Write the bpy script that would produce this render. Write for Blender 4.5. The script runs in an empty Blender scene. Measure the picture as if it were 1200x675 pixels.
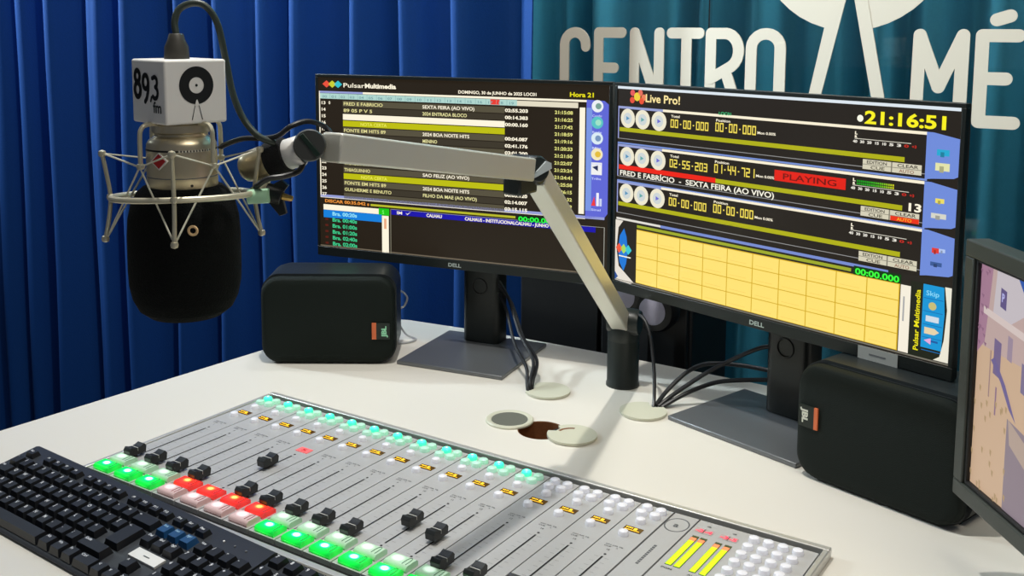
import bpy, bmesh, math, random
from mathutils import Vector, Matrix
random.seed(7)
PI = math.pi
C = bpy.context.scene.collection

# ------------------------------------------------------------------ camera, world, lights, exposure
cam_d = bpy.data.cameras.new('camera'); cam = bpy.data.objects.new('camera', cam_d); C.objects.link(cam)
cam_d.sensor_width = 36.0; cam_d.lens = 1220.95 / 1200 * 36
cam_d.shift_x = 10.66 / 1200; cam_d.shift_y = -165.7 / 1200
cam_d.clip_start = 0.02; cam_d.clip_end = 60
_p, _r = 0.11526, 0.00443
_u = Vector((0, math.sin(_p), math.cos(_p))); _x = Vector((1, 0, 0)); _f = Vector((0, math.cos(_p), -math.sin(_p)))
_cr = math.cos(_r) * _x + math.sin(_r) * _u; _cu = -math.sin(_r) * _x + math.cos(_r) * _u
cam.matrix_world = Matrix(((_cr.x, _cu.x, -_f.x, 0), (_cr.y, _cu.y, -_f.y, 0), (_cr.z, _cu.z, -_f.z, 1.2953), (0, 0, 0, 1)))
bpy.context.scene.camera = cam

wd = bpy.data.worlds.new('world'); bpy.context.scene.world = wd; wd.use_nodes = True
wd.node_tree.nodes['Background'].inputs[0].default_value = (0.80, 0.86, 1.0, 1)
wd.node_tree.nodes['Background'].inputs[1].default_value = 0.11

def lamp(name, loc, target, size, power, col=(1, 1, 1), size_y=None, spread=180):
    d = bpy.data.lights.new(name, 'AREA'); d.energy = power; d.color = col
    d.shape = 'RECTANGLE'; d.size = size; d.size_y = size_y or size; d.spread = math.radians(spread)
    o = bpy.data.objects.new(name, d); C.objects.link(o); o.location = loc
    v = Vector(target) - Vector(loc); o.rotation_euler = v.to_track_quat('-Z', 'Y').to_euler(); return o
_CY = -0.59059
def lamp_strip(name, loc, tilt, sx, sy, power, col):      # long lamp parallel to the curtains
    o = lamp(name, loc, (0, 0, 0), sx, power, col, sy); o.rotation_euler = Matrix.Rotation(_CY, 4, 'Z').to_euler(); o.rotation_euler = (math.radians(tilt), 0, _CY)
    o.rotation_mode = 'XYZ'; return o
lamp('desk_downlight', (-0.17, 1.11, 2.65), (0.02, 1.25, 0.75), 0.045, 20.5, (1.0, 0.97, 0.90))
lamp('rear_downlight', (-0.02, 2.12, 2.65), (0.02, 1.6, 0.75), 0.22, 13, (0.97, 0.98, 1.0))
lamp('ceiling_panel', (0.55, 0.35, 2.7), (0.2, 1.2, 0.75), 0.8, 12, (1.0, 0.93, 0.80))
lamp('added_fold_light', (-2.75, 2.55, 2.30), (-1.1, 2.70, 1.75), 0.15, 26, (0.80, 0.93, 1.0), spread=75)  # added grazing light from the left, gives the curtain folds contrast
lamp('added_fold_light', (-1.45, 1.98, 2.40), (-0.3, 2.25, 1.95), 0.12, 11, (0.80, 0.93, 1.0), spread=75)  # second added side light for the folds, no fixture of the room
lamp_strip('curtain_wash', (-1.22, 2.19, 2.35), 6, 2.2, 0.08, 7, (0.82, 0.94, 1.0))
lamp_strip('glass_wash', (0.60, 1.93, 2.72), 8, 2.2, 0.10, 58, (0.86, 1.0, 1.0))

vs = bpy.context.scene.view_settings
vs.view_transform = 'Standard'; vs.look = 'None'; vs.exposure = 0.0; vs.gamma = 1.0; vs.use_curve_mapping = False

# ------------------------------------------------------------------ helpers
def s2l(c):
    return tuple(((x / 255) / 12.92 if x / 255 <= 0.04045 else ((x / 255 + 0.055) / 1.055) ** 2.4) for x in c)
MATS = {}
def mat(name, rgb, rough=0.5, metal=0.0, bump=0.0, scale=60, emit=None, es=1.0, vary=0.0, coat=0.0, spec=0.5, stretch=None, trans=0.0):
    if name in MATS: return MATS[name]
    m = bpy.data.materials.new(name); m.use_nodes = True; nt = m.node_tree; b = nt.nodes['Principled BSDF']
    col = (*s2l(rgb), 1); b.inputs['Base Color'].default_value = col
    b.inputs['Roughness'].default_value = rough; b.inputs['Metallic'].default_value = metal
    b.inputs['Specular IOR Level'].default_value = spec; b.inputs['Coat Weight'].default_value = coat
    b.inputs['Transmission Weight'].default_value = trans
    if bump or vary:
        tc = nt.nodes.new('ShaderNodeTexCoord'); mp = nt.nodes.new('ShaderNodeMapping'); nz = nt.nodes.new('ShaderNodeTexNoise')
        nt.links.new(tc.outputs['Object'], mp.inputs[0]); nt.links.new(mp.outputs[0], nz.inputs['Vector'])
        if stretch: mp.inputs['Scale'].default_value = stretch
        nz.inputs['Scale'].default_value = scale; nz.inputs['Detail'].default_value = 5
        if bump:
            bp = nt.nodes.new('ShaderNodeBump'); bp.inputs['Strength'].default_value = bump; bp.inputs['Distance'].default_value = 0.002
            nt.links.new(nz.outputs['Fac'], bp.inputs['Height']); nt.links.new(bp.outputs[0], b.inputs['Normal'])
        if vary:
            mx = nt.nodes.new('ShaderNodeMix'); mx.data_type = 'RGBA'
            nt.links.new(nz.outputs['Fac'], mx.inputs[0])
            mx.inputs[6].default_value = (*[v * (1 - vary) for v in col[:3]], 1); mx.inputs[7].default_value = (*[min(1, v * (1 + vary)) for v in col[:3]], 1)
            nt.links.new(mx.outputs[2], b.inputs['Base Color'])
    if emit is not None:
        b.inputs['Emission Color'].default_value = (*s2l(emit), 1); b.inputs['Emission Strength'].default_value = es
    MATS[name] = m; return m
def glow(rgb, es=1.0):                       # lit screen pixels
    n = 'lit_%d_%d_%d_%g' % (*rgb, es)
    return mat(n, (4, 4, 4), rough=0.35, emit=rgb, es=es, spec=0.3)

class MB:
    def __init__(s): s.v = []; s.f = []; s.m = []; s.mats = []
    def mi(s, m):
        if m not in s.mats: s.mats.append(m)
        return s.mats.index(m)
    def add(s, vs, fs, m, M=None):
        k = len(s.v); i = s.mi(m)
        for v in vs:
            v = Vector(v); s.v.append(tuple(M @ v) if M else tuple(v))
        for f in fs: s.f.append([k + j for j in f]); s.m.append(i)
        return s
    def box(s, a, b, m, M=None):
        x0, y0, z0 = a; x1, y1, z1 = b
        vs = [(x0,y0,z0),(x1,y0,z0),(x1,y1,z0),(x0,y1,z0),(x0,y0,z1),(x1,y0,z1),(x1,y1,z1),(x0,y1,z1)]
        return s.add(vs, [(0,3,2,1),(4,5,6,7),(0,1,5,4),(1,2,6,5),(2,3,7,6),(3,0,4,7)], m, M)
    def prism(s, poly, y0, y1, m, axis='y', M=None, m2=None):     # 2D outline extruded; axis y: poly in xz ; axis z: poly in xy ; axis x: poly in yz
        n = len(poly)
        def P(p, h): return (p[0], h, p[1]) if axis == 'y' else ((p[0], p[1], h) if axis == 'z' else (h, p[0], p[1]))
        vs = [P(p, y0) for p in poly] + [P(p, y1) for p in poly]
        s.add(vs, [[i, (i + 1) % n, n + (i + 1) % n, n + i] for i in range(n)] + [list(range(n))[::-1]], m, M)
        return s.add([P(p, y1) for p in poly], [list(range(n))], m2 or m, M)
    def tube(s, pts, r, m, n=10, M=None, caps=True):
        pts = [Vector(p) for p in pts]; vs = []; fs = []
        rs = r if isinstance(r, (list, tuple)) else [r] * len(pts)
        t0 = (pts[1] - pts[0]).normalized(); a = Vector((0, 0, 1)) if abs(t0.z) < .9 else Vector((1, 0, 0)); nrm = t0.cross(a).normalized()
        for i, p in enumerate(pts):
            t = (pts[min(i + 1, len(pts) - 1)] - pts[max(i - 1, 0)]).normalized()
            nrm = (nrm - t * nrm.dot(t)).normalized(); bn = t.cross(nrm)
            for k in range(n):
                an = 2 * PI * k / n; vs.append(p + (nrm * math.cos(an) + bn * math.sin(an)) * rs[i])
        for i in range(len(pts) - 1):
            for k in range(n): fs.append([i * n + k, i * n + (k + 1) % n, (i + 1) * n + (k + 1) % n, (i + 1) * n + k])
        if caps: fs.append(list(range(n))[::-1]); fs.append([(len(pts) - 1) * n + k for k in range(n)])
        return s.add(vs, fs, m, M)
    def lathe(s, prof, m, n=24, M=None):      # prof list of (r, z)
        vs = []; fs = []
        for r, z in prof:
            for k in range(n): vs.append((r * math.cos(2 * PI * k / n), r * math.sin(2 * PI * k / n), z))
        for i in range(len(prof) - 1):
            for k in range(n): fs.append([i * n + k, i * n + (k + 1) % n, (i + 1) * n + (k + 1) % n, (i + 1) * n + k])
        fs.append(list(range(n))[::-1]); fs.append([(len(prof) - 1) * n + k for k in range(n)])
        return s.add(vs, fs, m, M)
    def torus(s, R, r, m, n=48, k=10, M=None):
        vs = []; fs = []
        for i in range(n):
            a = 2 * PI * i / n
            for j in range(k):
                b = 2 * PI * j / k; vs.append(((R + r * math.cos(b)) * math.cos(a), (R + r * math.cos(b)) * math.sin(a), r * math.sin(b)))
        for i in range(n):
            for j in range(k): fs.append([i * k + j, ((i + 1) % n) * k + j, ((i + 1) % n) * k + (j + 1) % k, i * k + (j + 1) % k])
        return s.add(vs, fs, m, M)
    def build(s, name, parent=None, smooth=35, bevel=0, seg=2, loc=None, rot=None, sub=0):
        me = bpy.data.meshes.new(name); me.from_pydata(s.v, [], s.f)
        for m in s.mats: me.materials.append(m)
        me.polygons.foreach_set('material_index', s.m)
        bm = bmesh.new(); bm.from_mesh(me); bmesh.ops.recalc_face_normals(bm, faces=bm.faces) if not getattr(s, 'flat', False) else None
        if smooth:
            for f in bm.faces: f.smooth = True
            for e in bm.edges:
                if len(e.link_faces) != 2 or e.calc_face_angle(0) > math.radians(smooth): e.smooth = False
        bm.to_mesh(me); bm.free(); me.update()
        o = bpy.data.objects.new(name, me); C.objects.link(o)
        if parent: o.parent = parent
        if loc: o.location = loc
        if rot: o.rotation_euler = rot
        if bevel:
            b = o.modifiers.new('bevel', 'BEVEL'); b.width = bevel; b.segments = seg; b.limit_method = 'ANGLE'; b.angle_limit = math.radians(40); b.harden_normals = False
        return o

_tc = {}
def glyphs(text, bold=0.0):
    """flat letter mesh, cap height 1, starting at x=0 on the baseline"""
    key = (text, bold)
    if key in _tc: return _tc[key]
    c = bpy.data.curves.new('t', 'FONT'); c.body = text; c.size = 1.0; c.resolution_u = 3; c.offset = bold
    o = bpy.data.objects.new('t', c); C.objects.link(o)
    dg = bpy.context.evaluated_depsgraph_get(); dg.update(); e = o.evaluated_get(dg); me = e.to_mesh()
    k = 1 / 0.73
    vs = [(v.co.x * k, v.co.y * k) for v in me.vertices]; fs = [list(p.vertices) for p in me.polygons]
    e.to_mesh_clear(); bpy.data.objects.remove(o); bpy.data.curves.remove(c)
    w = max([v[0] for v in vs] or [1])
    _tc[key] = (vs, fs, w); return _tc[key]
def text(mb, s, origin, ux, uy, h, m, width=None, bold=0.02, center=False, slant=0.0):
    """lettering laid on the surface spanned by ux, uy"""
    vs, fs, w = glyphs(s, bold); ux = Vector(ux); uy = Vector(uy); o = Vector(origin)
    sx = (width / w) if width else h
    off = w * sx / 2 if center else 0
    mb.add([o + ux * ((x + slant * y) * sx - off) + uy * (y * h) for x, y in vs], fs, m)

def empty(name, loc, rz=0, label=None, cat=None, group=None):
    o = bpy.data.objects.new(name, None); C.objects.link(o); o.location = loc; o.rotation_euler = (0, 0, rz); o.empty_display_size = .02
    if label: o['label'] = label
    if cat: o['category'] = cat
    if group: o['group'] = group
    return o
def tag(o, label, cat, group=None, kind=None):
    o['label'] = label; o['category'] = cat
    if group: o['group'] = group
    if kind: o['kind'] = kind
    return o
def struct(o): o['kind'] = 'structure'; return o
def rrect(x0, z0, x1, z1, r, n=6):
    out = []
    for cx, cz, a0 in ((x1 - r, z0 + r, -90), (x1 - r, z1 - r, 0), (x0 + r, z1 - r, 90), (x0 + r, z0 + r, 180)):
        for k in range(n + 1):
            a = math.radians(a0 + 90 * k / n); out.append((cx + r * math.cos(a), cz + r * math.sin(a)))
    return out
def spline(pts, n=8):
    P = [Vector(p) for p in pts]; P = [P[0] * 2 - P[1]] + P + [P[-1] * 2 - P[-2]]; out = []
    for i in range(1, len(P) - 2):
        a, b, c, d = P[i - 1], P[i], P[i + 1], P[i + 2]
        for k in range(n):
            t = k / n; out.append(0.5 * ((2 * b) + (c - a) * t + (2 * a - 5 * b + 4 * c - d) * t * t + (3 * b - a - 3 * c + d) * t ** 3))
    out.append(P[-2]); return out

DZ = 0.75
CO = Vector((-0.3805, 1.3608, 0)); CY = -0.59059
CA = Vector((math.cos(CY), math.sin(CY), 0)); CB = Vector((-math.sin(CY), math.cos(CY), 0))
def con(u, v, z=0.0): return CO + CA * u + CB * v + Vector((0, 0, z))

# ------------------------------------------------------------------ materials
black_plastic = mat('black_plastic', (14, 20, 18), rough=0.38, bump=0.05, scale=900)
black_matte = mat('black_matte_plastic', (16, 19, 20), rough=0.6, bump=0.1, scale=700)
black_rubber = mat('black_rubber', (14, 14, 15), rough=0.45)
base_metal = mat('dark_painted_metal', (112, 115, 118), rough=0.30, metal=0.35)
silver = mat('nickel_metal', (206, 194, 166), rough=0.34, metal=0.85, bump=0.05, scale=400)
nickel_paint = mat('nickel_rods', (206, 200, 176), rough=0.38, metal=0.55)
arm_metal = mat('arm_aluminium', (226, 224, 212), rough=0.38, metal=0.45, bump=0.04, scale=500)
white_plastic = mat('white_plastic', (236, 234, 230), rough=0.42)
panel_grey = mat('console_grey_paint', (186, 186, 186), rough=0.42, metal=0.15, vary=0.04, scale=300)
frame_grey = mat('console_frame_aluminium', (206, 206, 202), rough=0.35, metal=0.5)
black_gap = mat('black_gap', (12, 12, 14), rough=0.6)
print_grey = mat('printed_grey_ink', (96, 98, 100), rough=0.6)
letter_white = mat('white_vinyl', (218, 212, 196), rough=0.6)

# ------------------------------------------------------------------ setting
m = mat('floor_vinyl', (60, 62, 66), rough=0.5, vary=0.2, scale=3)
struct(MB().box((-4.5, -1.5, -0.06), (4.5, 5.5, 0), m).build('floor'))
wallm = mat('painted_wall', (128, 132, 138), rough=0.8, bump=0.05, scale=40)
# back room wall behind the glass, parallel to it
M = Matrix.Translation(con(0, 0)) @ Matrix.Rotation(CY, 4, 'Z')
struct(MB().box((-3.2, 1.75, 0), (2.4, 1.85, 2.9), wallm, M).build('wall_back'))
struct(MB().box((-3.3, -1.6, 0), (-3.2, 1.85, 2.9), wallm, M).build('wall_left'))

# glass partition with white lettering
gm = bpy.data.materials.new('tinted_glass'); gm.use_nodes = True; nt = gm.node_tree
for n in list(nt.nodes): nt.nodes.remove(n)
out = nt.nodes.new('ShaderNodeOutputMaterial'); tr = nt.nodes.new('ShaderNodeBsdfTransparent'); gl = nt.nodes.new('ShaderNodeBsdfGlossy')
mx = nt.nodes.new('ShaderNodeMixShader'); fr = nt.nodes.new('ShaderNodeFresnel'); fr.inputs[0].default_value = 1.5
tr.inputs[0].default_value = (0.78, 0.95, 0.93, 1); gl.inputs['Roughness'].default_value = 0.03
nt.links.new(fr.outputs[0], mx.inputs[0]); nt.links.new(tr.outputs[0], mx.inputs[1]); nt.links.new(gl.outputs[0], mx.inputs[2]); nt.links.new(mx.outputs[0], out.inputs[0])
for k, (u0, u1) in enumerate(((-0.9, 0.3095), (0.3125, 1.9))):
    struct(MB().box((u0, 0.9, 0.0), (u1, 0.91, 2.9), gm, M).build('window_%d' % (k + 1)))
struct(MB().box((0.3097, 0.901, 0), (0.3123, 0.909, 2.9), black_gap, M).build('trim_1'))

def sign_part(name, mb, parent): return mb.build(name, parent, smooth=0)
sg = empty('wall_lettering', con(0.4, 0.897, 1.22), CY, 'large white rounded capital letters and record emblem stuck on the teal glass wall', 'sign')
def stroke_letter(name, strokes, w=0.0205):
    mb = MB(); y0, y1 = 0.0, 0.0028; q_ = 0
    for pts in strokes:
        pts = [(a - 0.4, b - 1.22) for a, b in pts]
        n = len(pts); r = w / 2
        for k in range(n):
            q_ += 1; yy = y0 - q_ * 2.5e-5
            if k in (0, n - 1) or (Vector(pts[k]) - Vector(pts[k - 1])).angle(Vector(pts[k + 1]) - Vector(pts[k]), 0) > 0.05:
                x, z = pts[k]; mb.prism([(x + r * math.cos(2 * PI * a / 20), z + r * math.sin(2 * PI * a / 20)) for a in range(20)], yy, y1, letter_white)
            if k < n - 1:
                q_ += 1; yy = y0 - q_ * 2.5e-5
                a, b = Vector(pts[k]), Vector(pts[k + 1]); t = (b - a).normalized(); nn = Vector((-t.y, t.x)) * r
                mb.prism([tuple(a + nn), tuple(b + nn), tuple(b - nn), tuple(a - nn)], yy, y1, letter_white)
    return mb.build(name, sg, smooth=0)
def arc(cx, cz, rx, rz, a0, a1, n=10): return [(cx + rx * math.cos(math.radians(a0 + (a1 - a0) * k / n)), cz + rz * math.sin(math.radians(a0 + (a1 - a0) * k / n))) for k in range(n + 1)]
T = 1.2835; B = 1.1455
stroke_letter('letter', [[(0.053, 1.2555)] + arc(0.0288, 1.2585, 0.0242, 0.025, 0, 180) + [(0.0046, 1.17)] + arc(0.0288, 1.17, 0.0242, 0.0245, 180, 360) + [(0.053, 1.175)]])
stroke_letter('letter', [[(0.1325, T), (0.0822, T), (0.0822, B), (0.1325, B)], [(0.0822, 1.2149), (0.1167, 1.2149)]])
stroke_letter('letter', [[(0.1608, B), (0.1608, T - .001)], [(0.1608, T), (0.2127, B)], [(0.2127, B), (0.2127, T)]])
stroke_letter('letter', [[(0.2383, T), (0.2935, T)], [(0.2685, T), (0.2685, B)]])
stroke_letter('letter', [[(0.317, B), (0.317, T), (0.345, T)] + arc(0.345, 1.2515, 0.0258, 0.032, 80, -60, 8) + [(0.317, 1.2)], [(0.347, 1.214), (0.3715, B)]])
stroke_letter('letter', [arc(0.4215, 1.2575, 0.0268, 0.026, 0, 180) + arc(0.4215, 1.171, 0.0268, 0.026, 180, 360) + [(0.4483, 1.2575)]])
stroke_letter('letter', [[(0.6812, B), (0.6828, T), (0.7148, 1.199), (0.7492, T), (0.7485, B)]])
stroke_letter('letter', [[(0.83, T), (0.778, T), (0.778, B), (0.829, B)], [(0.778, 1.2152), (0.8147, 1.2152)], [(0.7975, 1.3085), (0.8165, 1.3145)]])
# emblem: record disc with a wedge-shaped gap and two long legs
emb = MB(); dc = (0.5665, 1.455); RD = 0.1655
cx, cz = dc[0] - .4, dc[1] - 1.22
def leg(x_in_top, x_bot_in, x_bot_out, x_out_top):
    emb.prism([(x_in_top[0] - .4, x_in_top[1] - 1.22), (x_out_top[0] - .4, x_out_top[1] - 1.22), (x_bot_out - .4, 1.12 - 1.22), (x_bot_in - .4, 1.12 - 1.22)], -0.0005, 0.0028, letter_white)
leg((0.5640, 1.362), 0.5107, 0.4904, (0.540, 1.372)); leg((0.5700, 1.362), 0.6210, 0.6425, (0.590, 1.372))
def sector(a0, a1, n=30):
    pts = [(cx + RD * math.cos(math.radians(a0 + (a1 - a0) * k / n)), cz + RD * math.sin(math.radians(a0 + (a1 - a0) * k / n))) for k in range(n + 1)]
    inner = [(cx + 0.04 * math.cos(math.radians(a1 + (a0 - a1) * k / n)), cz + 0.04 * math.sin(math.radians(a1 + (a0 - a1) * k / n))) for k in range(n + 1)]
    for k in range(n):
        emb.prism([pts[k], pts[k + 1], inner[n - k - 1], inner[n - k]], 0.0, 0.0027, letter_white)
sector(-82.5, 262.5, 44)
emb.build('emblem', sg, smooth=0)

# curtains: pleated cloth hanging as one folded sheet with thickness
def curtain(name, u0, u1, v, z0, z1, m, amp=0.045, pitch=0.115, seed=1, label=None, group=None):
    rnd = random.Random(seed); root = empty(name, con((u0 + u1) / 2, v, z0), CY, label, 'curtain', group)
    us = []; u = u0; ph = []; a = 0
    n = int((u1 - u0) / 0.0075); vs = []; fs = []
    off = [rnd.uniform(-1, 1) for _ in range(400)]
    def wave(u, z):
        s = 0; t = (u - u0) / pitch
        k = int(t); fr = t - k
        w = off[k] * (1 - fr) + off[k + 1] * fr
        dr = (z1 - z) / (z1 - z0)
        y = amp * math.sin(2 * PI * t + 1.7 * w + 0.5 * dr * (off[k + 7] * (1 - fr) + off[k + 8] * fr)) * (0.78 + 0.35 * w)
        y += 0.30 * amp * math.sin(3.1 * PI * t + 2.2 * w + dr * 0.8)
        y += 0.05 * amp * math.sin(7.7 * PI * t + 5 * w + 2 * dr)
        y += 0.02 * math.sin(u * 2.1 + seed)
        return y
    rows = 14
    for j in range(rows + 1):
        z = z0 + (z1 - z0) * j / rows
        for i in range(n + 1):
            u = u0 + (u1 - u0) * i / n
            vs.append((u - (u0 + u1) / 2 + 0.006 * math.sin(j * .8 + u * 9), wave(u, z), z - z0))
    for j in range(rows):
        for i in range(n): fs.append([j * (n + 1) + i, j * (n + 1) + i + 1, (j + 1) * (n + 1) + i + 1, (j + 1) * (n + 1) + i])
    mb = MB(); mb.add(vs, fs, m); o = mb.build('cloth', root, smooth=180)
    sd = o.modifiers.new('thick', 'SOLIDIFY'); sd.thickness = 0.003
    rl = MB(); rl.tube([(-(u1 - u0) / 2, 0, z1 - z0 + .012), ((u1 - u0) / 2, 0, z1 - z0 + .012)], 0.012, base_metal); rl.build('curtain_rail', root)
    return root
blue = mat('blue_velvet', (4, 58, 122), rough=0.8, bump=0.25, scale=260, vary=0.12, spec=0.25)
blue.node_tree.nodes['Principled BSDF'].inputs['Sheen Weight'].default_value = 0.0
teal = mat('pale_blue_cloth', (78, 146, 174), rough=0.8, bump=0.2, scale=200, vary=0.12)
curtain('blue_curtain', -3.1, 0.006, 0.80, 0.02, 2.75, blue, amp=0.060, pitch=0.15, seed=3, label='deep blue pleated curtain hanging behind the microphone and the desk')
curtain('pale_curtain', -0.75, 1.85, 1.22, 0.02, 2.75, teal, amp=0.036, pitch=0.12, seed=9, label='pale teal blue curtain seen through the glass wall behind the lettering')

# desk top with cable holes
dk = mat('white_desk_laminate', (226, 222, 212), rough=0.36, vary=0.015, scale=2)
brown = mat('raw_chipboard', (120, 74, 38), rough=0.8, vary=0.3, scale=300)
outl = [con(-0.245, -0.75), con(-0.24, -0.17), con(-0.2131, 0.27), con(-0.205, 0.46), con(-0.192, 0.51), con(-0.165, 0.54), con(-0.1235, 0.557), con(0.064, 0.580), con(0.27, 0.589), con(1.35, 0.589), con(1.35, -0.75)]
HOLES = [(0.011, 1.396), (0.054, 1.362), (0.094, 1.339), (0.069, 1.509), (0.201, 1.427)]
bm = bmesh.new(); edges = []
vv = [bm.verts.new((p.x, p.y, DZ)) for p in outl]
for i in range(len(vv)): edges.append(bm.edges.new((vv[i], vv[(i + 1) % len(vv)])))
hx, hy = HOLES[1]; hv = [bm.verts.new((hx + 0.0325 * math.cos(2 * PI * k / 40), hy + 0.0325 * math.sin(2 * PI * k / 40), DZ)) for k in range(40)]
for k in range(40): edges.append(bm.edges.new((hv[k], hv[(k + 1) % 40])))
bmesh.ops.triangle_fill(bm, use_beauty=True, edges=edges, normal=(0, 0, 1))
top = list(bm.faces); r = bmesh.ops.extrude_face_region(bm, geom=top)
for e in r['geom']:
    if isinstance(e, bmesh.types.BMVert): e.co.z -= 0.036
bmesh.ops.recalc_face_normals(bm, faces=bm.faces)
me = bpy.data.meshes.new('desk_top'); bm.to_mesh(me)
for mm in (dk, brown): me.materials.append(mm)
for p in me.polygons:
    c = p.center
    if abs(p.normal.z) < .5 and (c.x - hx) ** 2 + (c.y - hy) ** 2 < 0.036 ** 2: p.material_index = 1
bm.free()
desk = empty('studio_desk', con(0.5, 0.0, 0), 0, 'large white laminate studio desk carrying the console, screens and speakers', 'desk')
o = bpy.data.objects.new('desk_top', me); C.objects.link(o); o.parent = desk; o.location = -desk.location
for (u, v) in ((-0.17, -0.6), (-0.13, 0.42), (1.25, 0.5), (1.25, -0.65)):
    p = con(u, v) - Vector((desk.location.x, desk.location.y, 0)); MB().box((p.x - .03, p.y - .03, 0), (p.x + .03, p.y + .03, DZ - .036), base_metal).build('leg', desk, bevel=.004)

# dark equipment cabinet behind the desk
cb = empty('equipment_cabinet', con(0.215, 0.765, 0), CY, 'black equipment cabinet standing behind the desk between the two monitor stands', 'cabinet')
cbm = mat('black_cabinet_laminate', (7, 8, 9), rough=0.45, vary=0.2, scale=5)
MB().box((-.170, -.080, 0), (.170, .080, .86), cbm).build('body', cb, bevel=.004)
for sx in (-1, 1):
    d = MB().box((.004 if sx > 0 else -.166, -.093, .05), (.166 if sx > 0 else -.004, -.081, .84), cbm).build('door', cb, bevel=.002)
    MB().tube([(sx * .03, -.098, .5), (sx * .03, -.098, .62)], .004, base_metal).build('handle', d)

# headphones hanging behind the desk
hp = empty('headphones', con(0.315, 0.630, 0.60), CY, 'black headphones with pale grey ear pads on a stand behind the desk', 'headphones')
pad = mat('pale_ear_pad', (172, 170, 190), rough=0.7, bump=0.2, scale=300)
for k, (x, z) in enumerate(((-.028, .245), (.028, .227))):
    E = Matrix.Translation((x, -.004, z)) @ Matrix.Rotation(math.radians(90), 4, 'X')
    c = MB().lathe([(.028, -.03), (.037, -.022), (.038, -.002), (.034, .006), (.026, .008)], black_rubber, 28, E).build('ear_cup', hp)
    MB().lathe([(.0235, .006), (.0235, .0095), (.018, .0115), (.002, .012)], pad, 28, E).build('ear_pad', c)
MB().tube(spline([(-.036, .02, .265), (-.038, .026, .31), (0, .028, .345), (.038, .026, .30), (.036, .02, .245)]), .006, black_rubber).build('headband', hp)
MB().box((-.012, .012, .0), (.012, .024, .340), black_matte).build('support', hp, bevel=.003)
hps = MB(); hps.tube([(0, .018, .01), (0, .018, -.57)], .009, black_matte); hps.lathe([(.035, -.598), (.035, -.585), (.01, -.57)], black_matte, 24, Matrix.Translation((0, .018, 0))); hps.build('stand_pole', hp)

# ------------------------------------------------------------------ mixing console
mc = empty('mixing_console', con(0, 0, 0.75), CY, 'grey broadcast mixing console with sixteen faders and lit green and red buttons', 'mixing console')
ZT = 0.0100
fr = MB()
ZF = 0.0115
# flange ring
def ring(mb, x0, y0, x1, y1, a, b, z0, z1, m):
    mb.box((x0, y0, z0), (x1, y0 + b, z1), m); mb.box((x0, y1 - b, z0), (x1, y1, z1), m)
    mb.box((x0, y0 + b, z0), (x0 + a, y1 - b, z1), m); mb.box((x1 - a, y0 + b, z0), (x1, y1 - b, z1), m)
ring(fr, -0.0265, -0.2105, 0.7885, 0.1215, 0.0062, 0.0085, 0.0, ZF, frame_grey)
fr.build('frame', mc, bevel=0.0012)
MB().box((-0.0203, -0.202, 0.0005), (0.7823, 0.113, 0.0045), black_gap).build('chassis', mc)
sc = MB()
for k in range(16):
    sc.lathe([(.0017, .0045), (.0017, .0058), (.0008, .0062)], silver, 8, Matrix.Translation((k * .04 - .012, -0.1975, 0)))
sc.build('screws', mc)

cap_clear = mat('clear_button_cap', (226, 228, 226), rough=0.18, emit=(235, 238, 235), es=0.05, coat=0.6)
round_white = mat('round_white_button', (226, 226, 232), rough=0.25, emit=(225, 228, 238), es=0.16, coat=0.5)
round_green = mat('round_green_button', (120, 235, 190), rough=0.25, emit=(90, 240, 180), es=0.55)
round_green_spill = mat('round_button_green_spill', (190, 232, 212), rough=0.25, emit=(150, 230, 190), es=0.22, coat=0.5)  # idle button; green halo of the lit ones painted into colour and emission
led_cyan = mat('led_cyan_green', (60, 255, 190), emit=(40, 255, 190), es=14)
led_green = mat('led_green', (0, 255, 90), emit=(70, 255, 150), es=34)
led_red = mat('led_red', (255, 60, 20), emit=(255, 110, 30), es=14)
body_green = mat('button_lit_green', (0, 190, 60), rough=0.2, emit=(0, 230, 60), es=2.2, coat=0.5)
body_red = mat('button_lit_red', (225, 40, 30), rough=0.2, emit=(255, 36, 26), es=1.5, coat=0.5)
tint_green = mat('button_idle_green_side', (196, 232, 198), rough=0.25, emit=(170, 230, 180), es=0.15, coat=0.5)
tint_pink = mat('button_idle_pink_side', (236, 206, 206), rough=0.25, emit=(240, 205, 208), es=0.12, coat=0.5)
oled_bg = mat('oled_brown_glass', (58, 40, 8), rough=0.2, emit=(120, 82, 8), es=0.35)
oled_on = mat('oled_amber_pixels', (255, 190, 40), emit=(255, 200, 50), es=1.3)
knob_black = mat('fader_knob_black', (20, 22, 22), rough=0.42, bump=0.15, scale=1500)
knob_line = mat('fader_knob_white_line', (214, 214, 206), rough=0.5)
slot_m = mat('fader_slot_black', (10, 10, 11), rough=0.7)

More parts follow.
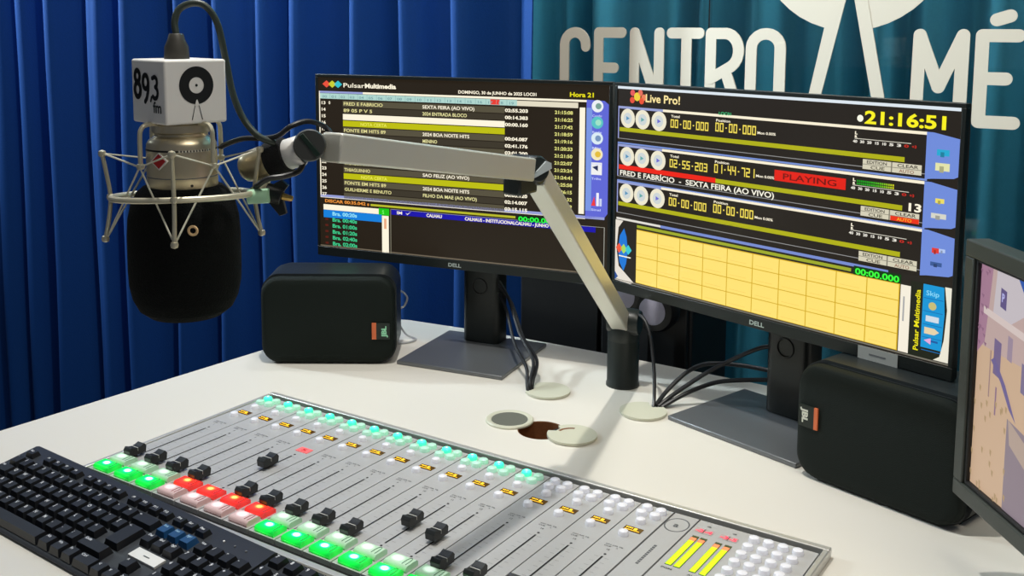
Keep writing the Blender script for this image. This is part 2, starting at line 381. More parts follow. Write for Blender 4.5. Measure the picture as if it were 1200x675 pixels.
def lit_cap(name, base, stops, center, radius, es, stretch=(1, 1, 1), rough=.2):
    """translucent cap with the glow painted into its emission, falling off from one centre"""
    m = mat(name, base, rough=rough, emit=(255, 255, 255), es=es, coat=.5); nt = m.node_tree; b = nt.nodes['Principled BSDF']
    tc = nt.nodes.new('ShaderNodeTexCoord'); mp = nt.nodes.new('ShaderNodeMapping'); gr = nt.nodes.new('ShaderNodeTexGradient'); gr.gradient_type = 'SPHERICAL'
    mp.vector_type = 'POINT'
    sc = [k / radius for k in stretch]; mp.inputs['Scale'].default_value = sc; mp.inputs['Location'].default_value = [-c * k for c, k in zip(center, sc)]
    rp = nt.nodes.new('ShaderNodeValToRGB'); cr = rp.color_ramp
    while len(cr.elements) < len(stops): cr.elements.new(.5)
    for e_, (p, c) in zip(cr.elements, stops): e_.position = p; e_.color = (*[v * 1.0 for v in s2l(c)], 1)
    nt.links.new(tc.outputs['Object'], mp.inputs[0]); nt.links.new(mp.outputs[0], gr.inputs[0]); nt.links.new(gr.outputs[0], rp.inputs[0]); nt.links.new(rp.outputs[0], b.inputs['Emission Color']); return m
cap_green = lit_cap('cap_lit_green', (20, 170, 70), [(0, (0, 84, 14)), (.35, (0, 128, 26)), (.66, (4, 168, 60)), (.76, (60, 236, 150)), (.86, (235, 255, 245))], (-.0015, .001, .006), .0185, 5.0, (1, 1.25, 1))
cap_red = lit_cap('cap_lit_red', (200, 50, 44), [(0, (100, 12, 10)), (.35, (150, 20, 14)), (.66, (190, 44, 22)), (.76, (225, 100, 40)), (.90, (255, 190, 90))], (-.0015, .001, .006), .0185, 3.2, (1, 1.25, 1))
cap_unlit_green_glow = lit_cap('cap_unlit_painted_green_glow', (196, 226, 200), [(0, (20, 60, 26)), (.5, (60, 96, 66)), (.72, (190, 214, 194)), (1, (225, 240, 228))], (-.0035, .001, .006), .0170, 1.0, (1, 1.25, 1))  # unlit cap; pale centre glow and green tint painted into its emission
cap_unlit_pink_glow = lit_cap('cap_unlit_painted_pink_glow', (226, 200, 198), [(0, (60, 24, 22)), (.5, (96, 66, 66)), (.72, (214, 194, 196)), (1, (240, 228, 230))], (-.0035, .001, .006), .0170, 1.0, (1, 1.25, 1))  # unlit cap beside a red one; pinkish glow painted into its emission
ball_green = lit_cap('ball_lit_green', (90, 220, 170), [(0, (10, 130, 84)), (.5, (20, 190, 130)), (.8, (90, 240, 200)), (.95, (225, 255, 245))], (0, 0, .0065), .0078, 4.0)
FADER = {4: -0.0665, 10: -0.085, 11: -0.0945}
def knob_mesh():
    mb = MB()
    # saddle-shaped fader cap, long axis along y
    prof = [(-.0115, .0), (-.0125, .0075), (-.0095, .0112), (-.0045, .0092), (0, .0084), (.0045, .0092), (.0095, .0112), (.0125, .0075), (.0115, .0)]
    mb.prism(prof, -.0062, .0062, knob_black, axis='x')
    mb.box((-.0063, -.0006, .004), (.0063, .0006, .00875), knob_line)
    mb.box((-.0012, -.003, -.004), (.0012, .003, .001), knob_black)
    return mb
for i in range(16):
    x = i * 0.04
    st = MB()
    z1 = ZT
    st.box((x - .0193, -0.1905, .0045), (x + .0193, 0.1035, z1), panel_grey)
    e = z1 + .0002
    def pr(a, b, c, d, mm=print_grey, zz=None): 
        zz = zz or e
        st.add([(x + a, b, zz), (x + c, b, zz), (x + c, d, zz), (x + a, d, zz)], [(0, 1, 2, 3)], mm)
    # printed lettering blocks and fader scale
    text(st, 'ON AIR TB', (x - .010, -.0015, e), (1, 0, 0), (0, 1, 0), .0022, print_grey, .020)
    text(st, 'CUE', (x - .010, -.0055, e), (1, 0, 0), (0, 1, 0), .0022, print_grey, .008)
    text(st, 'A', (x + .004, -.0055, e), (1, 0, 0), (0, 1, 0), .0022, print_grey)
    text(st, '%d' % (i + 1), (x - .002, -.0125, e), (1, 0, 0), (0, 1, 0), .0032, print_grey, center=True)
    for k in range(11):
        yy = -.029 - k * .0105; pr(-.0085, yy, -.0035, yy + .0003); pr(.0035, yy, .0085, yy + .0003)
    pr(-.0010, -.1305, .0010, -.0265, slot_m, e + .0001)
    for yy in (-.0212, -.1365):
        st.add([(x + .0015 * math.cos(2 * PI * k / 12), yy + .0015 * math.sin(2 * PI * k / 12), e) for k in range(12)], [list(range(12))], slot_m)
    strip = st.build('channel_strip', mc, smooth=0)
    lit = i < 12
    for k, (du, dv) in enumerate(((-.0083, .0935), (.0092, .0925), (-.0083, .0785), (.0078, .0795), (-.0004, .061), (-.0035, .0262))):
        bm_ = ball_green if (lit and k == 0) else (round_green_spill if (lit and k < 4) else round_white)
        rb = MB(); rr = .0064 if k < 4 else .0058
        rb.lathe([(rr, 0), (rr, .0028), (rr * .85, .0048), (rr * .5, .0058), (.0003, .0062)], bm_, 20)
        rb.build('round_button', strip, loc=(x + du, dv, z1))
    # amber display
    dp = MB(); dp.box((x - .0105, .0365, z1), (x + .0105, .0468, z1 + .0006), oled_bg)
    zz = z1 + .0009
    [dp.add([(x - .0085 + q * .0021, .0422, zz), (x - .0071 + q * .0021, .0422, zz), (x - .0071 + q * .0021, .0444, zz), (x - .0085 + q * .0021, .0444, zz)], [(0, 1, 2, 3)], oled_on) for q in range(4)]
    dp.add([(x + .001, .0405, zz), (x + .0045, .0405, zz), (x + .0045, .0445, zz), (x + .001, .0445, zz)], [(0, 1, 2, 3)], oled_on)
    dp.add([(x - .0085, .0382, zz), (x + .0085, .0382, zz), (x + .0085, .0392, zz), (x - .0085, .0392, zz)], [(0, 1, 2, 3)], oled_on)
    dp.build('display', strip, smooth=0)
    if i == 4:
        rp = MB(); rp.box((x - .0085, -.0115, z1), (x + .0105, .0005, z1 + .0008), mat('red_tag', (236, 120, 120), rough=.4, emit=(255, 60, 70), es=.35))
        text(rp, '5', (x + .001, -.0085, z1 + .001), (1, 0, 0), (0, 1, 0), .006, mat('red_tag_ink', (210, 30, 40), rough=.5), .008, center=True); rp.build('red_tag', strip, smooth=0)
    # on / off buttons
    red = i in (3, 4, 5, 6)
    for k, yc in enumerate((-.1555, -.1785)):
        on = (k == 0 and red) or (k == 1 and not red)
        bb = MB(); cm = (cap_red if red else cap_green) if on else (cap_unlit_pink_glow if red else cap_unlit_green_glow)
        w_, h_ = .0150, .0100
        bb.prism([(-h_, 0), (-h_, .0042), (-h_ * .72, .0062), (h_ * .72, .0062), (h_, .0042), (h_, 0)], -w_, w_, cm, axis='x')
        b_ = bb.build('push_button', strip, bevel=.0022, seg=3, loc=(x + .001, yc, z1))
        ri = MB(); a0, a1, c0, c1 = .0072, .0118, -.0062, .0066
        ri.tube(spline([(a0, c0, .0064), (a0, c1 * .4, .0064), (a0 + .0015, c1, .0064), (a1 - .001, c1, .0064), (a1, c1 * .3, .0064), (a1, c0, .0064)], 4), .00035, mat("cap_moulding", (70, 120, 90), rough=.3) if not red else mat('cap_moulding_red', (150, 60, 56), rough=.3), 5)
        ri.build('moulded_line', b_)
    fv = FADER.get(i, -.1375)
    kb = knob_mesh(); kb.build('fader_knob', strip, loc=(x, fv, z1 + .004), bevel=.0008)
# logo panel and meter panel
lp = MB(); lp.box((.6215, -.1905, .0045), (.6495, .1035, ZT), panel_grey)
lp.torus(.0158, .0010, print_grey, 40, 4, Matrix.Translation((.6345, .078, ZT)) @ Matrix.Diagonal((.8, 1, .25, 1)))
text(lp, 'a', (.6315, .073, ZT + .0003), (1, 0, 0), (0, 1, 0), .010, print_grey)
[lp.box((.6335, -.02 + q * .0042, ZT), (.6365, -.0172 + q * .0042, ZT + .0003), print_grey) for q in range(11)]
lp.build('logo_panel', mc, smooth=0)
mp_ = MB(); mp_.box((.6515, -.1905, .0045), (.7805, .1035, ZT), panel_grey)
e = ZT + .0003
for k in range(4): mp_.add([(.664 + k * .0265 + .006 * math.cos(a * PI / 3), -.062 + .006 * math.sin(a * PI / 3), e) for a in range(6)], [list(range(6))], print_grey)
for (xx, t) in ((.6575, 'PGM'), (.686, 'AUX')):
    text(mp_, t, (xx, -.0125, e), (1, 0, 0), (0, 1, 0), .003, print_grey, .012); text(mp_, 'dB', (xx + .006, .092, e), (1, 0, 0), (0, 1, 0), .003, print_grey)
mpo = mp_.build('meter_panel', mc, smooth=0)
mg = mat('meter_lime_segments', (190, 230, 20), emit=(176, 226, 20), es=1.0); mo = mat('meter_orange_segments', (255, 140, 90), emit=(250, 120, 80), es=.8); mr = mat('meter_red_digits', (240, 70, 90), emit=(240, 70, 90), es=.8); mgap = mat('meter_off_segments', (74, 84, 50), rough=.4)
for k, xx in enumerate((.6620, .6712, .6878, .6984)):
    mb = MB(); mb.box((xx - .0036, -.0045, ZT), (xx + .0036, .066, ZT + .0005), mgap)
    n = 26
    for j in range(n):
        y = -.004 + j * .0025
        mm = mg if j < 23 else mo
        mb.box((xx - .003, y, ZT + .0005), (xx + .003, y + .0021, ZT + .0009), mm)
    mb.build('level_meter', mpo, smooth=0)
for k, (xx, t) in enumerate(((.6590, '-2'), (.6685, '-4'), (.6865, '-3'), (.696, '-5'))):
    mb = MB(); text(mb, t, (xx - .003, .0775, ZT + .0006), (1, 0, 0), (0, 1, 0), .0062, mr, .0085, bold=.04); mb.add([(xx - .0042, .0755, ZT + .0003), (xx + .0062, .0755, ZT + .0003), (xx + .0062, .0858, ZT + .0003), (xx - .0042, .0858, ZT + .0003)], [(0, 1, 2, 3)], mat('digit_pane', (190, 168, 168), rough=.4)); mb.build('peak_readout', mpo, smooth=0)
for a in range(4):
    for b in range(9):
        xx = .7165 + a * .0155; yy = .0905 - b * .0187
        mb = MB(); mb.lathe([(.0061, ZT), (.0059, ZT + .0025), (.0052, ZT + .0046), (.003, ZT + .0054), (.0003, ZT + .0056)], round_white, 16, Matrix.Translation((xx, yy, 0)))
        mb.build('keypad_button', mpo)

# ------------------------------------------------------------------ monitors
def text_st(mb, s, a, b, h, W, H, m, width=None, bold=.02, y=-.0008, center=False):
    """a,b in screen fractions from the upper left; h, width too"""
    text(mb, s, (a * W, y, (1 - b) * H), (1, 0, 0), (0, 0, 1), h * H, m, width * W if width else None, bold, center)
def quad(mb, a0, b0, a1, b1, W, H, m, y):
    mb.add([(a0 * W, y, (1 - b1) * H), (a1 * W, y, (1 - b1) * H), (a1 * W, y, (1 - b0) * H), (a0 * W, y, (1 - b0) * H)], [(0, 1, 2, 3)], m)
def poly(mb, pts, W, H, m, y): mb.add([(a * W, y, (1 - b) * H) for a, b in pts], [list(range(len(pts)))], m)
def disc(mb, a, b, ra, W, H, m, y, n=20): poly(mb, [(a + ra * math.cos(2 * PI * k / n), b + ra * W / H * math.sin(2 * PI * k / n)) for k in range(n)], W, H, m, y)

def dell_monitor(LL, yaw, zoff, label, paint, sticker=None):
    W, H = .527, .2965
    root = empty('computer_monitor', (LL[0], LL[1], DZ), yaw, label, 'monitor')
    zz = zoff - DZ; t = 0
    def put(mb, name, par=root, bevel=0, smooth=35): return mb.build(name, par, bevel=bevel, smooth=smooth, loc=(0, 0, zz) if par is root else None)
    bz = MB(); ring_ = [(-.0052, -.0155, W + .0052, 0), (-.0052, H, W + .0052, H + .0052), (-.0052, 0, 0, H), (W, 0, W + .0052, H)]
    for a, b, c, d in ring_: bz.box((a, -.0016, b), (c, .008, d), black_plastic)
    bezel = put(bz, 'bezel', bevel=.0006)
    hs = MB(); hs.box((-.0052, .008, -.0155), (W + .0052, .012, H + .0052), black_matte)
    hs.prism(rrect(.06, .01, W - .06, H - .03, .02), .012, .036, black_matte)
    put(hs, 'back_cover', bevel=.002)
    lg = MB(); text(lg, 'DELL', (W / 2, -.0018, -.0112), (1, 0, 0), (0, 0, 1), .0062, mat('logo_silver', (190, 200, 196), rough=.3, metal=.6), .024, .03, True)
    lg.build('brand_lettering', bezel, smooth=0)
    sc = MB(); sc.flat = True; paint(sc, W, H); put(sc, 'screen', smooth=0)
    # stand
    cx = .283 if yaw > -.6 else .262
    by = (-.087, .101) if yaw > -.6 else (-.053, .120)
    bs = MB(); bs.box((cx - (.082 if yaw > -.6 else .105), by[0], 0), (cx + .105, by[1], .0065), base_metal); b_ = bs.build('stand_base', root, bevel=.0015)
    cl = MB(); f0 = .055 if yaw > -.6 else .068
    cl.prism(rrect(cx - .034, f0, cx + .034, f0 + .045, .012), .0065, zz + .20, black_plastic, axis='z'); cl.box((cx - .05, .03, zz + .08), (cx + .05, f0 + .02, zz + .18), black_matte)
    c_ = cl.build('stand_column', root, bevel=.0015)
    ho = MB(); ho.torus(.013, .0016, black_rubber, 28, 6, Matrix.Translation((cx, f0 - .0005, .105)) @ Matrix.Rotation(PI / 2, 4, 'X')); ho.build('cable_hole', c_)
    if sticker:
        a0, a1 = sticker; st = MB(); st.box((a0 * W, -.0026, -.0163), (a1 * W, -.0019, -.0005), mat('sticker_grey', (150, 152, 148), rough=.5)); st.box(((a0 + a1) / 2 * W - .011, -.0029, -.0095), ((a0 + a1) / 2 * W + .011, -.0026, -.0075), print_grey)
        st.build('asset_sticker', bezel, smooth=0)
    return root

BG = glow((34, 26, 18), 1.0); YEL = glow((190, 190, 10)); WHT = glow((255, 246, 222)); LAV = glow((150, 158, 214)); GRY = glow((86, 80, 62)); GR2 = glow((60, 54, 42))
def paint_left(mb, W, H):
    quad(mb, 0, 0, 1, 1, W, H, glow((38, 30, 20)), -.0002)
    y1, y2, y3, y4 = -.0004, -.0006, -.0008, -.001
    Q = lambda a, b, c, d, m, y=y1: quad(mb, a, b, c, d, W, H, m, y)
    for a, c in ((.033, (235, 80, 60)), (.055, (200, 205, 50)), (.077, (50, 190, 205))):
        poly(mb, [(a - .016, .039), (a, .018), (a + .016, .039), (a, .06)], W, H, glow(c), y2)
    text_st(mb, 'Pulsar', .096, .055, .026, W, H, WHT, .082, .01); text_st(mb, 'Multimedia', .178, .055, .026, W, H, WHT, .115, .04)
    text_st(mb, 'DOMINGO, 30 de JUNHO de 2025 LOC01', .512, .068, .017, W, H, WHT, .26, .03)
    text_st(mb, 'Hora 21', .877, .065, .024, W, H, glow((235, 225, 20)), .075, .03)
    Q(.003, .080, .17, .091, LAV); Q(.17, .080, .93, .091, WHT); Q(.003, .080, .007, .70, WHT)
    Q(.007, .093, .709, .124, glow((176, 214, 206))); Q(.709, .096, .904, .124, glow((228, 220, 196)))
    for k in range(1, 20): Q(.01 + k * .035, .093, .012 + k * .035, .124, glow((150, 190, 186)), y2)
    for k in range(0, 20): text_st(mb, '%02d' % k, .016 + k * .035, .118, .014, W, H, glow((120, 160, 164)), .018)
    Q(.621, .094, .652, .122, glow((235, 60, 50)), y2)
    rows = [('FRED E FABRICIO', 'SEXTA FEIRA (AO VIVO)', 'g'), ('89 05 P V 5', '2024 ENTRADA BLOCO', 'g'), ('', '', 'w'), ('NOTA CERTA', '', 'y'), ('FONTE EM HITS 89', '2024 BOA NOITE HITS', 'g'), ('', 'MENINO', 'g'), ('', '', 'g'), ('', '', 'g'), ('', '', 'g'), ('THIAGUINHO', 'CARAVANA (AO VIVO)', 'g'), ('THIAGUINHO', 'SAO FELIZ (AO VIVO)', 'g'), ('NOTA CERTA', '', 'y'), ('FONTE EM HITS 89', '2024 BOA NOITE HITS', 'g'), ('GUILHERME E BENUTO', 'FILHO DA MAE (AO VIVO)', 'g'), ('', '', 'g')]
    tm = ['02:55.203', '00:14.383', '00:00.160', '', '00:04.087', '02:41.176', '03:01.200', '', '00:12.100', '02:33.010', '03:04.040', '', '00:05.120', '02:14.007', '03:15.115']
    for k, (a, b, c) in enumerate(rows):
        t0 = .1325 + k * .0383; t1 = t0 + .0335
        Q(.094, t0, .669, t1, {'g': GRY if k % 2 == 0 else GR2, 'w': WHT, 'y': YEL}[c])
        text_st(mb, str(13 + k), .010, t0 + .024, .018, W, H, WHT, .018, .03)
        if a: text_st(mb, a, .16 if c == 'y' else .097, t0 + .026, .019, W, H, glow((228, 220, 150)) if c == 'g' else glow((235, 235, 90)), .0098 * len(a), .02)
        if b: text_st(mb, b, .387, t0 + .026, .019, W, H, WHT if k % 2 == 0 else glow((232, 226, 160)), .0086 * len(b), .02)
        if tm[k]: text_st(mb, tm[k], .670, t0 + .026, .018, W, H, WHT, .075, .04)
        text_st(mb, '21:%02d:%02d' % (15 + k, (k * 17 + 8) % 60), .831, t0 + .026, .018, W, H, glow((225, 222, 130)), .057, .03)
    text_st(mb, '0', .04, .155, .018, W, H, WHT)
    Q(.909, .12, .926, .68, WHT)
    poly(mb, [(.930, .078), (.985, .082), (.998, .10), (.999, .67), (.99, .69), (.93, .70)], W, H, glow((96, 104, 214)), y1)
    Q(.93, .12, .948, .66, glow((122, 150, 226)), y2)
    for k, b in enumerate((.11, .195, .277, .36, .438, .602)):
        if k == 4: Q(.947, b - .035, .98, b + .03, glow((240, 240, 240)), y3); poly(mb, [(.95, b - .01), (.968, b + .01), (.968, b - .02)], W, H, glow((40, 50, 90)), y4)
        elif k == 5: poly(mb, [(.948, b + .03), (.958, b - .02), (.962, b + .03)], W, H, glow((240, 60, 60)), y3); Q(.964, b - .04, .972, b + .03, glow((240, 240, 250)), y3); Q(.974, b - .01, .981, b + .03, glow((200, 210, 240)), y3)
        else:
            disc(mb, .964, b, .018, W, H, glow(((236, 240, 244), (90, 196, 196), (220, 236, 244), (244, 232, 190))[k]), y3); disc(mb, .967, b, .009, W, H, glow(((120, 160, 150), (160, 226, 200), (120, 150, 190), (230, 190, 60))[k]), y4)
        text_st(mb, ('Config', 'Rede', 'Mix', 'Cart', 'Trilha', 'Sinal')[k], .948, b + .056, .012, W, H, glow((190, 200, 250)), .03)
    Q(.003, .688, .99, .703, LAV); Q(.003, .703, .93, .706, WHT)
    text_st(mb, 'DISCAR 00:35.042 s', .02, .733, .018, W, H, glow((240, 150, 60)), .17, .03)
    Q(.195, .722, .706, .734, glow((186, 186, 40)))
    Q(.713, .714, .80, .75, glow((6, 40, 10))); text_st(mb, '00:00.000', .716, .746, .026, W, H, glow((40, 255, 70)), .12, .03, y=-.001)
    Q(.014, .746, .225, .778, WHT); Q(.225, .742, .264, .782, glow((30, 200, 20))); text_st(mb, 'S', .238, .774, .022, W, H, glow((120, 255, 110)))
    Q(.014, .779, .236, .824, glow((20, 128, 220))); Q(.237, .784, .262, .998, WHT); Q(.245, .80, .254, .86, glow((236, 170, 130)), y2)
    for k, b in enumerate((.812, .848, .884, .92, .955, .99)):
        text_st(mb, 'Bra. 0%d:%02ds' % (k // 2, (20 + 20 * k) % 60), .048, b - .003, .022, W, H, glow((60, 205, 140)) if k else glow((150, 230, 250)), .095, .03)
        if k: Q(.020, b - .02, .032, b - .008, glow((90, 30, 20)))
    Q(.268, .742, .271, 1, glow((120, 116, 100)))
    Q(.272, .744, .963, .773, glow((24, 16, 170)))
    text_st(mb, 'IM', .292, .768, .018, W, H, WHT, .02); text_st(mb, 'CALHAU', .40, .768, .018, W, H, WHT, .055, .03); text_st(mb, 'CALHAUS - INSTITUCIONALCALHAU - JUNHO', .535, .768, .018, W, H, WHT, .28, .03)
    poly(mb, [(.325, .757), (.331, .768), (.345, .747), (.331, .762)], W, H, WHT, y3)
    for q in ((.271, .742, .991, .744), (.989, .742, .991, .982)): Q(*q, glow((170, 170, 160)))
    Q(0, .99, 1, .997, glow((110, 100, 84)))
def seg7(mb, s, a, b, h, w, W, H, m, y):
    segs = {'0': 'abcdef', '1': 'bc', '2': 'abged', '3': 'abgcd', '4': 'fgbc', '5': 'afgcd', '7': 'abc', '6': 'afgedc', '8': 'abcdefg', '9': 'abfgcd'}
    n = len(s); cw = w / n
    for i, ch in enumerate(s):
        x0 = a + i * cw; t = cw * .2; tv = h * .15
        if ch in ':.': quad(mb, x0 + cw * .3, b - h * .55, x0 + cw * .6, b - h * .4, W, H, m, y); continue
        X0, X1 = x0 + cw * .06, x0 + cw * .86; mid = b - h / 2
        R_ = {'a': (X0, b - h, X1, b - h + tv), 'd': (X0, b - tv, X1, b), 'g': (X0, mid - tv / 2, X1, mid + tv / 2), 'f': (X0, b - h, X0 + t, mid), 'b': (X1 - t, b - h, X1, mid), 'e': (X0, mid, X0 + t, b), 'c': (X1 - t, mid, X1, b)}
        for c in segs[ch]: quad(mb, *R_[c], W, H, m, y)
def paint_right(mb, W, H):
    y1, y2, y3, y4 = -.0004, -.0006, -.0008, -.001
    Q = lambda a, b, c, d, m, y=y1: quad(mb, a, b, c, d, W, H, m, y)
    quad(mb, 0, 0, 1, 1, W, H, glow((36, 30, 24)), -.0002)
    Q(0.0, .0, .998, .013, glow((222, 232, 240)))
    for (a, b, c) in ((.058, .03, (230, 90, 90)), (.087, .028, (230, 110, 90)), (.057, .066, (230, 80, 60)), (.092, .068, (235, 80, 50)), (.1, .05, (235, 130, 90))):
        disc(mb, a, b, .009, W, H, glow(c), y3, 12); poly(mb, [(.075, .045), (a, b - .005), (a, b + .005), (.075, .053)], W, H, glow((150, 20, 16)), y2)
    disc(mb, .075, .048, .012, W, H, glow((240, 210, 60)), y3, 14)
    text_st(mb, 'Live Pro!', .105, .07, .04, W, H, glow((255, 232, 160)), .125, .02, y=y3)
    text_st(mb, '21:16:51', .775, .086, .052, W, H, glow((250, 240, 30)), .192, .03, y=y3); disc(mb, .764, .068, .008, W, H, glow((250, 250, 230)), y3, 12)
    text_st(mb, 'LOC01', .36, .102, .014, W, H, glow((60, 190, 120)), .04)
    for p in range(3):
        o = (0, .192, .379)[p]
        Q(.003, .100 + o, .17, .112 + o, glow((150, 160, 210))); Q(.17, .100 + o, .925, .112 + o, glow((250, 240, 214)))
        Q(.003, .100 + o, .007, .262 + o, LAV); Q(.003, .282 + o, .93, .290 + o, glow((120, 146, 214))) if p < 2 else None
        Q(.003, .262 + o, .93, .265 + o, glow((150, 150, 150)))
        # blue side tab
        poly(mb, [(.925, .100 + o), (.94, .100 + o), (.999, .118 + o), (.999, .262 + o), (.99, .270 + o), (.94, .279 + o), (.925, .284 + o)], W, H, glow((112, 140, 218)), y2)
        for k, a in enumerate((.041, .097, .157)):
            disc(mb, a, .159 + o, .027, W, H, glow((238, 232, 208)), y3, 22); disc(mb, a, .159 + o, .016, W, H, glow((206, 214, 214)), y4, 14)
            poly(mb, [(a - .005, .148 + o), (a + .008, .159 + o), (a - .005, .17 + o)], W, H, glow(((90, 150, 190), (100, 170, 170), (110, 110, 210))[k]), -.0012)
        text_st(mb, 'Total', .200, .134 + o, .012, W, H, WHT, .03); text_st(mb, 'Position', .352, .134 + o, .012, W, H, WHT, .046)
        seg7(mb, ('00:00.000', '02:55.203', '00:00.000')[p], .198, .183 + o, .040, .132, W, H, glow((245, 222, 90)), y3)
        seg7(mb, ('00:00.000', '01:44.721', '00:00.000')[p], .350, .180 + o, .041, .130, W, H, glow((245, 222, 90)), y3)
        text_st(mb, 'Mon 0.00%', .482, .173 + o, .012, W, H, WHT, .055)
        Q(.009, .207 + o, .876, .227 + o, glow((176, 176, 16)) if p != 1 else glow((176, 176, 16)))
        Q(.775, .232 + o, .917, .272 + o, glow((214, 208, 184)), y2)
        Q(.845, .232 + o, .848, .272 + o, glow((130, 126, 110)), y3); Q(.775, .251 + o, .917, .2535 + o, glow((130, 126, 110)), y3)
        if p == 1: Q(.849, .2535 + o, .917, .272 + o, glow((236, 50, 20)), y3)
        for (s, a, b, mm) in (('EDITION', .785, .248, (70, 66, 56)), ('CLEAR', .86, .248, (70, 66, 56)), ('CUE', .795, .269, (90, 86, 70)), ('AUTO', .865, .269, (250, 170, 40) if p == 1 else (150, 110, 90))):
            text_st(mb, s, a, b + o, .013, W, H, glow(mm), .05 if len(s) > 4 else .035, .02, y=y4)
        Q(.752, .150 + o, .89, .1525 + o, glow((220, 216, 200)), y2)
        for k in range(9): text_st(mb, ('40', '30', '20', '15', '10', '5', '3', '0', '+3')[k], .748 + k * .018, .168 + o, .011, W, H, glow((236, 232, 220)) if k < 7 else glow((190, 40, 30)), .011, .04)
        text_st(mb, 'L', .752, .134 + o, .012, W, H, WHT, .007, .05); text_st(mb, 'R', .752, .148 + o, .010, W, H, WHT, .007, .05)
    # playing row
    Q(.010, .396, .356, .419, glow((238, 34, 16)), y3)
    Q(.537, .322, .734, .369, glow((226, 30, 14)), y2); text_st(mb, 'PLAYING', .560, .359, .027, W, H, glow((110, 10, 6)), .15, .01, y=y3)
    for k in range(18):
        f = k / 17; c = (int(20 + 180 * f ** 2), int(150 + 50 * f), 30)
        Q(.762 + k * .0052, .320, .766 + k * .0052, .328, glow(c), y2); Q(.762 + k * .0052, .331, .766 + k * .0052, .339, glow(c), y2)
    text_st(mb, 'FRED E FABRÍCIO  -  SEXTA FEIRA (AO VIVO)', .013, .449, .026, W, H, glow((250, 246, 230)), .525, .02, y=y3)
    text_st(mb, '13', .885, .416, .032, W, H, WHT, .036, .03, y=y3)
    # side tab icons
    for (a, b, w, h, c) in ((.95, .163, .028, .024, (40, 170, 210)), (.948, .215, .032, .03, (226, 226, 170)), (.952, .352, .02, .018, (236, 220, 100)), (.944, .41, .034, .02, (214, 214, 200)), (.95, .545, .016, .02, (226, 60, 50)), (.966, .545, .014, .014, (180, 200, 240)), (.948, .60, .026, .016, (60, 90, 150))):
        Q(a, b, a + w, b + h, glow(c), y4); Q(a + w * .3, b + h * .4, a + w * .6, b + h * 1.2, glow(tuple(int(x * .75) for x in c)), -.0012)
    # lower cart wall
    Q(.003, .668, .17, .679, glow((226, 222, 214))); Q(.17, .668, .85, .681, glow((120, 140, 208)))
    Q(.003, .668, .998, .995, glow((38, 33, 28)), -.0003)
    poly(mb, [(.0, .682), (.03, .682), (.012, .72), (.005, .83), (.015, .92), (.075, .99), (.06, .999), (.0, .995)], W, H, glow((232, 224, 212)), y1)
    poly(mb, [(.034, .72), (.044, .76), (.050, .83), (.044, .90), (.034, .94), (.018, .90), (.011, .83), (.018, .76)], W, H, glow((30, 120, 214)), y2)
    poly(mb, [(0, .95), (.013, .975), (0, .995)], W, H, glow((40, 80, 150)), y2)
    for a, c in ((.016, (240, 90, 60)), (.034, (170, 220, 90)), (.052, (60, 200, 210))): poly(mb, [(a - .013, .826), (a, .80), (a + .013, .826), (a, .852)], W, H, glow(c), y3)
    Q(.015, .862, .062, .868, WHT, y3)
    Q(.083, .690, .757, .704, glow((158, 170, 40)), y1)
    Q(.764, .676, .882, .713, glow((4, 60, 10)), y2); text_st(mb, '00:00.000', .768, .709, .026, W, H, glow((60, 255, 60)), .110, .03, y=y3)
    Q(.082, .712, .88, .985, glow((214, 172, 30)))
    for r_ in range(4):
        for c in range(10):
            a0 = .083 + c * .0797; b0 = .716 + r_ * .0675
            Q(a0, b0, a0 + .0772, b0 + .0638, glow((255, 226, 116)), y2)
            Q(a0 + .008, b0 + .048, a0 + .06, b0 + .0505, glow((246, 212, 100)), y3)
    Q(.882, .714, .906, .985, glow((246, 238, 220))); Q(.889, .76, .893, .86, glow((170, 170, 170)), y2)
    text(mb, 'Pulsar Multimedia', (.929 * W, y3, (1 - .965) * H), (0, 0, 1), (-1, 0, 0), .0062, glow((240, 230, 20)), .245 * H, .02)
    poly(mb, [(.905, .69), (.985, .69), (.993, .76), (.99, .92), (.978, .975), (.96, .99), (.905, .99)], W, H, glow((30, 34, 22)), -.00035)
    poly(mb, [(.984, .69), (.999, .69), (.999, .985), (.965, .985), (.979, .968), (.987, .90), (.991, .78)], W, H, glow((236, 232, 214)), y2)
    poly(mb, [(.935, .693), (.982, .693), (.986, .80), (.982, .945), (.935, .945)], W, H, glow((20, 150, 214)), y2)
    for k in range(5):
        b = .715 + k * .052; Q(.937, b + .03, .982, b + .033, glow((20, 110, 180)), y3)
    text_st(mb, 'Skip', .942, .735, .02, W, H, glow((140, 220, 250)), .03, .01, y=y3); disc(mb, .958, .775, .009, W, H, glow((200, 190, 120)), y3); Q(.944, .815, .974, .838, glow((210, 220, 230)), y3)
    poly(mb, [(.942, .862), (.965, .862), (.976, .874), (.965, .888), (.942, .888)], W, H, glow((230, 210, 170)), y3); poly(mb, [(.942, .915), (.958, .902), (.958, .928)], W, H, glow((230, 170, 220)), y3); Q(.958, .91, .974, .918, glow((30, 90, 160)), y3)
    Q(0, .988, 1, .994, glow((120, 116, 104)), y1)

dell_monitor((-.3192, 1.7979), -.4188, .9101, 'left black monitor showing a playlist table with yellow rows, behind the arm', paint_left)
dell_monitor((.1718, 1.5565), -.8765, .9108, 'right black monitor showing the 21:16:51 clock and yellow button grid', paint_right, (.786, .885))

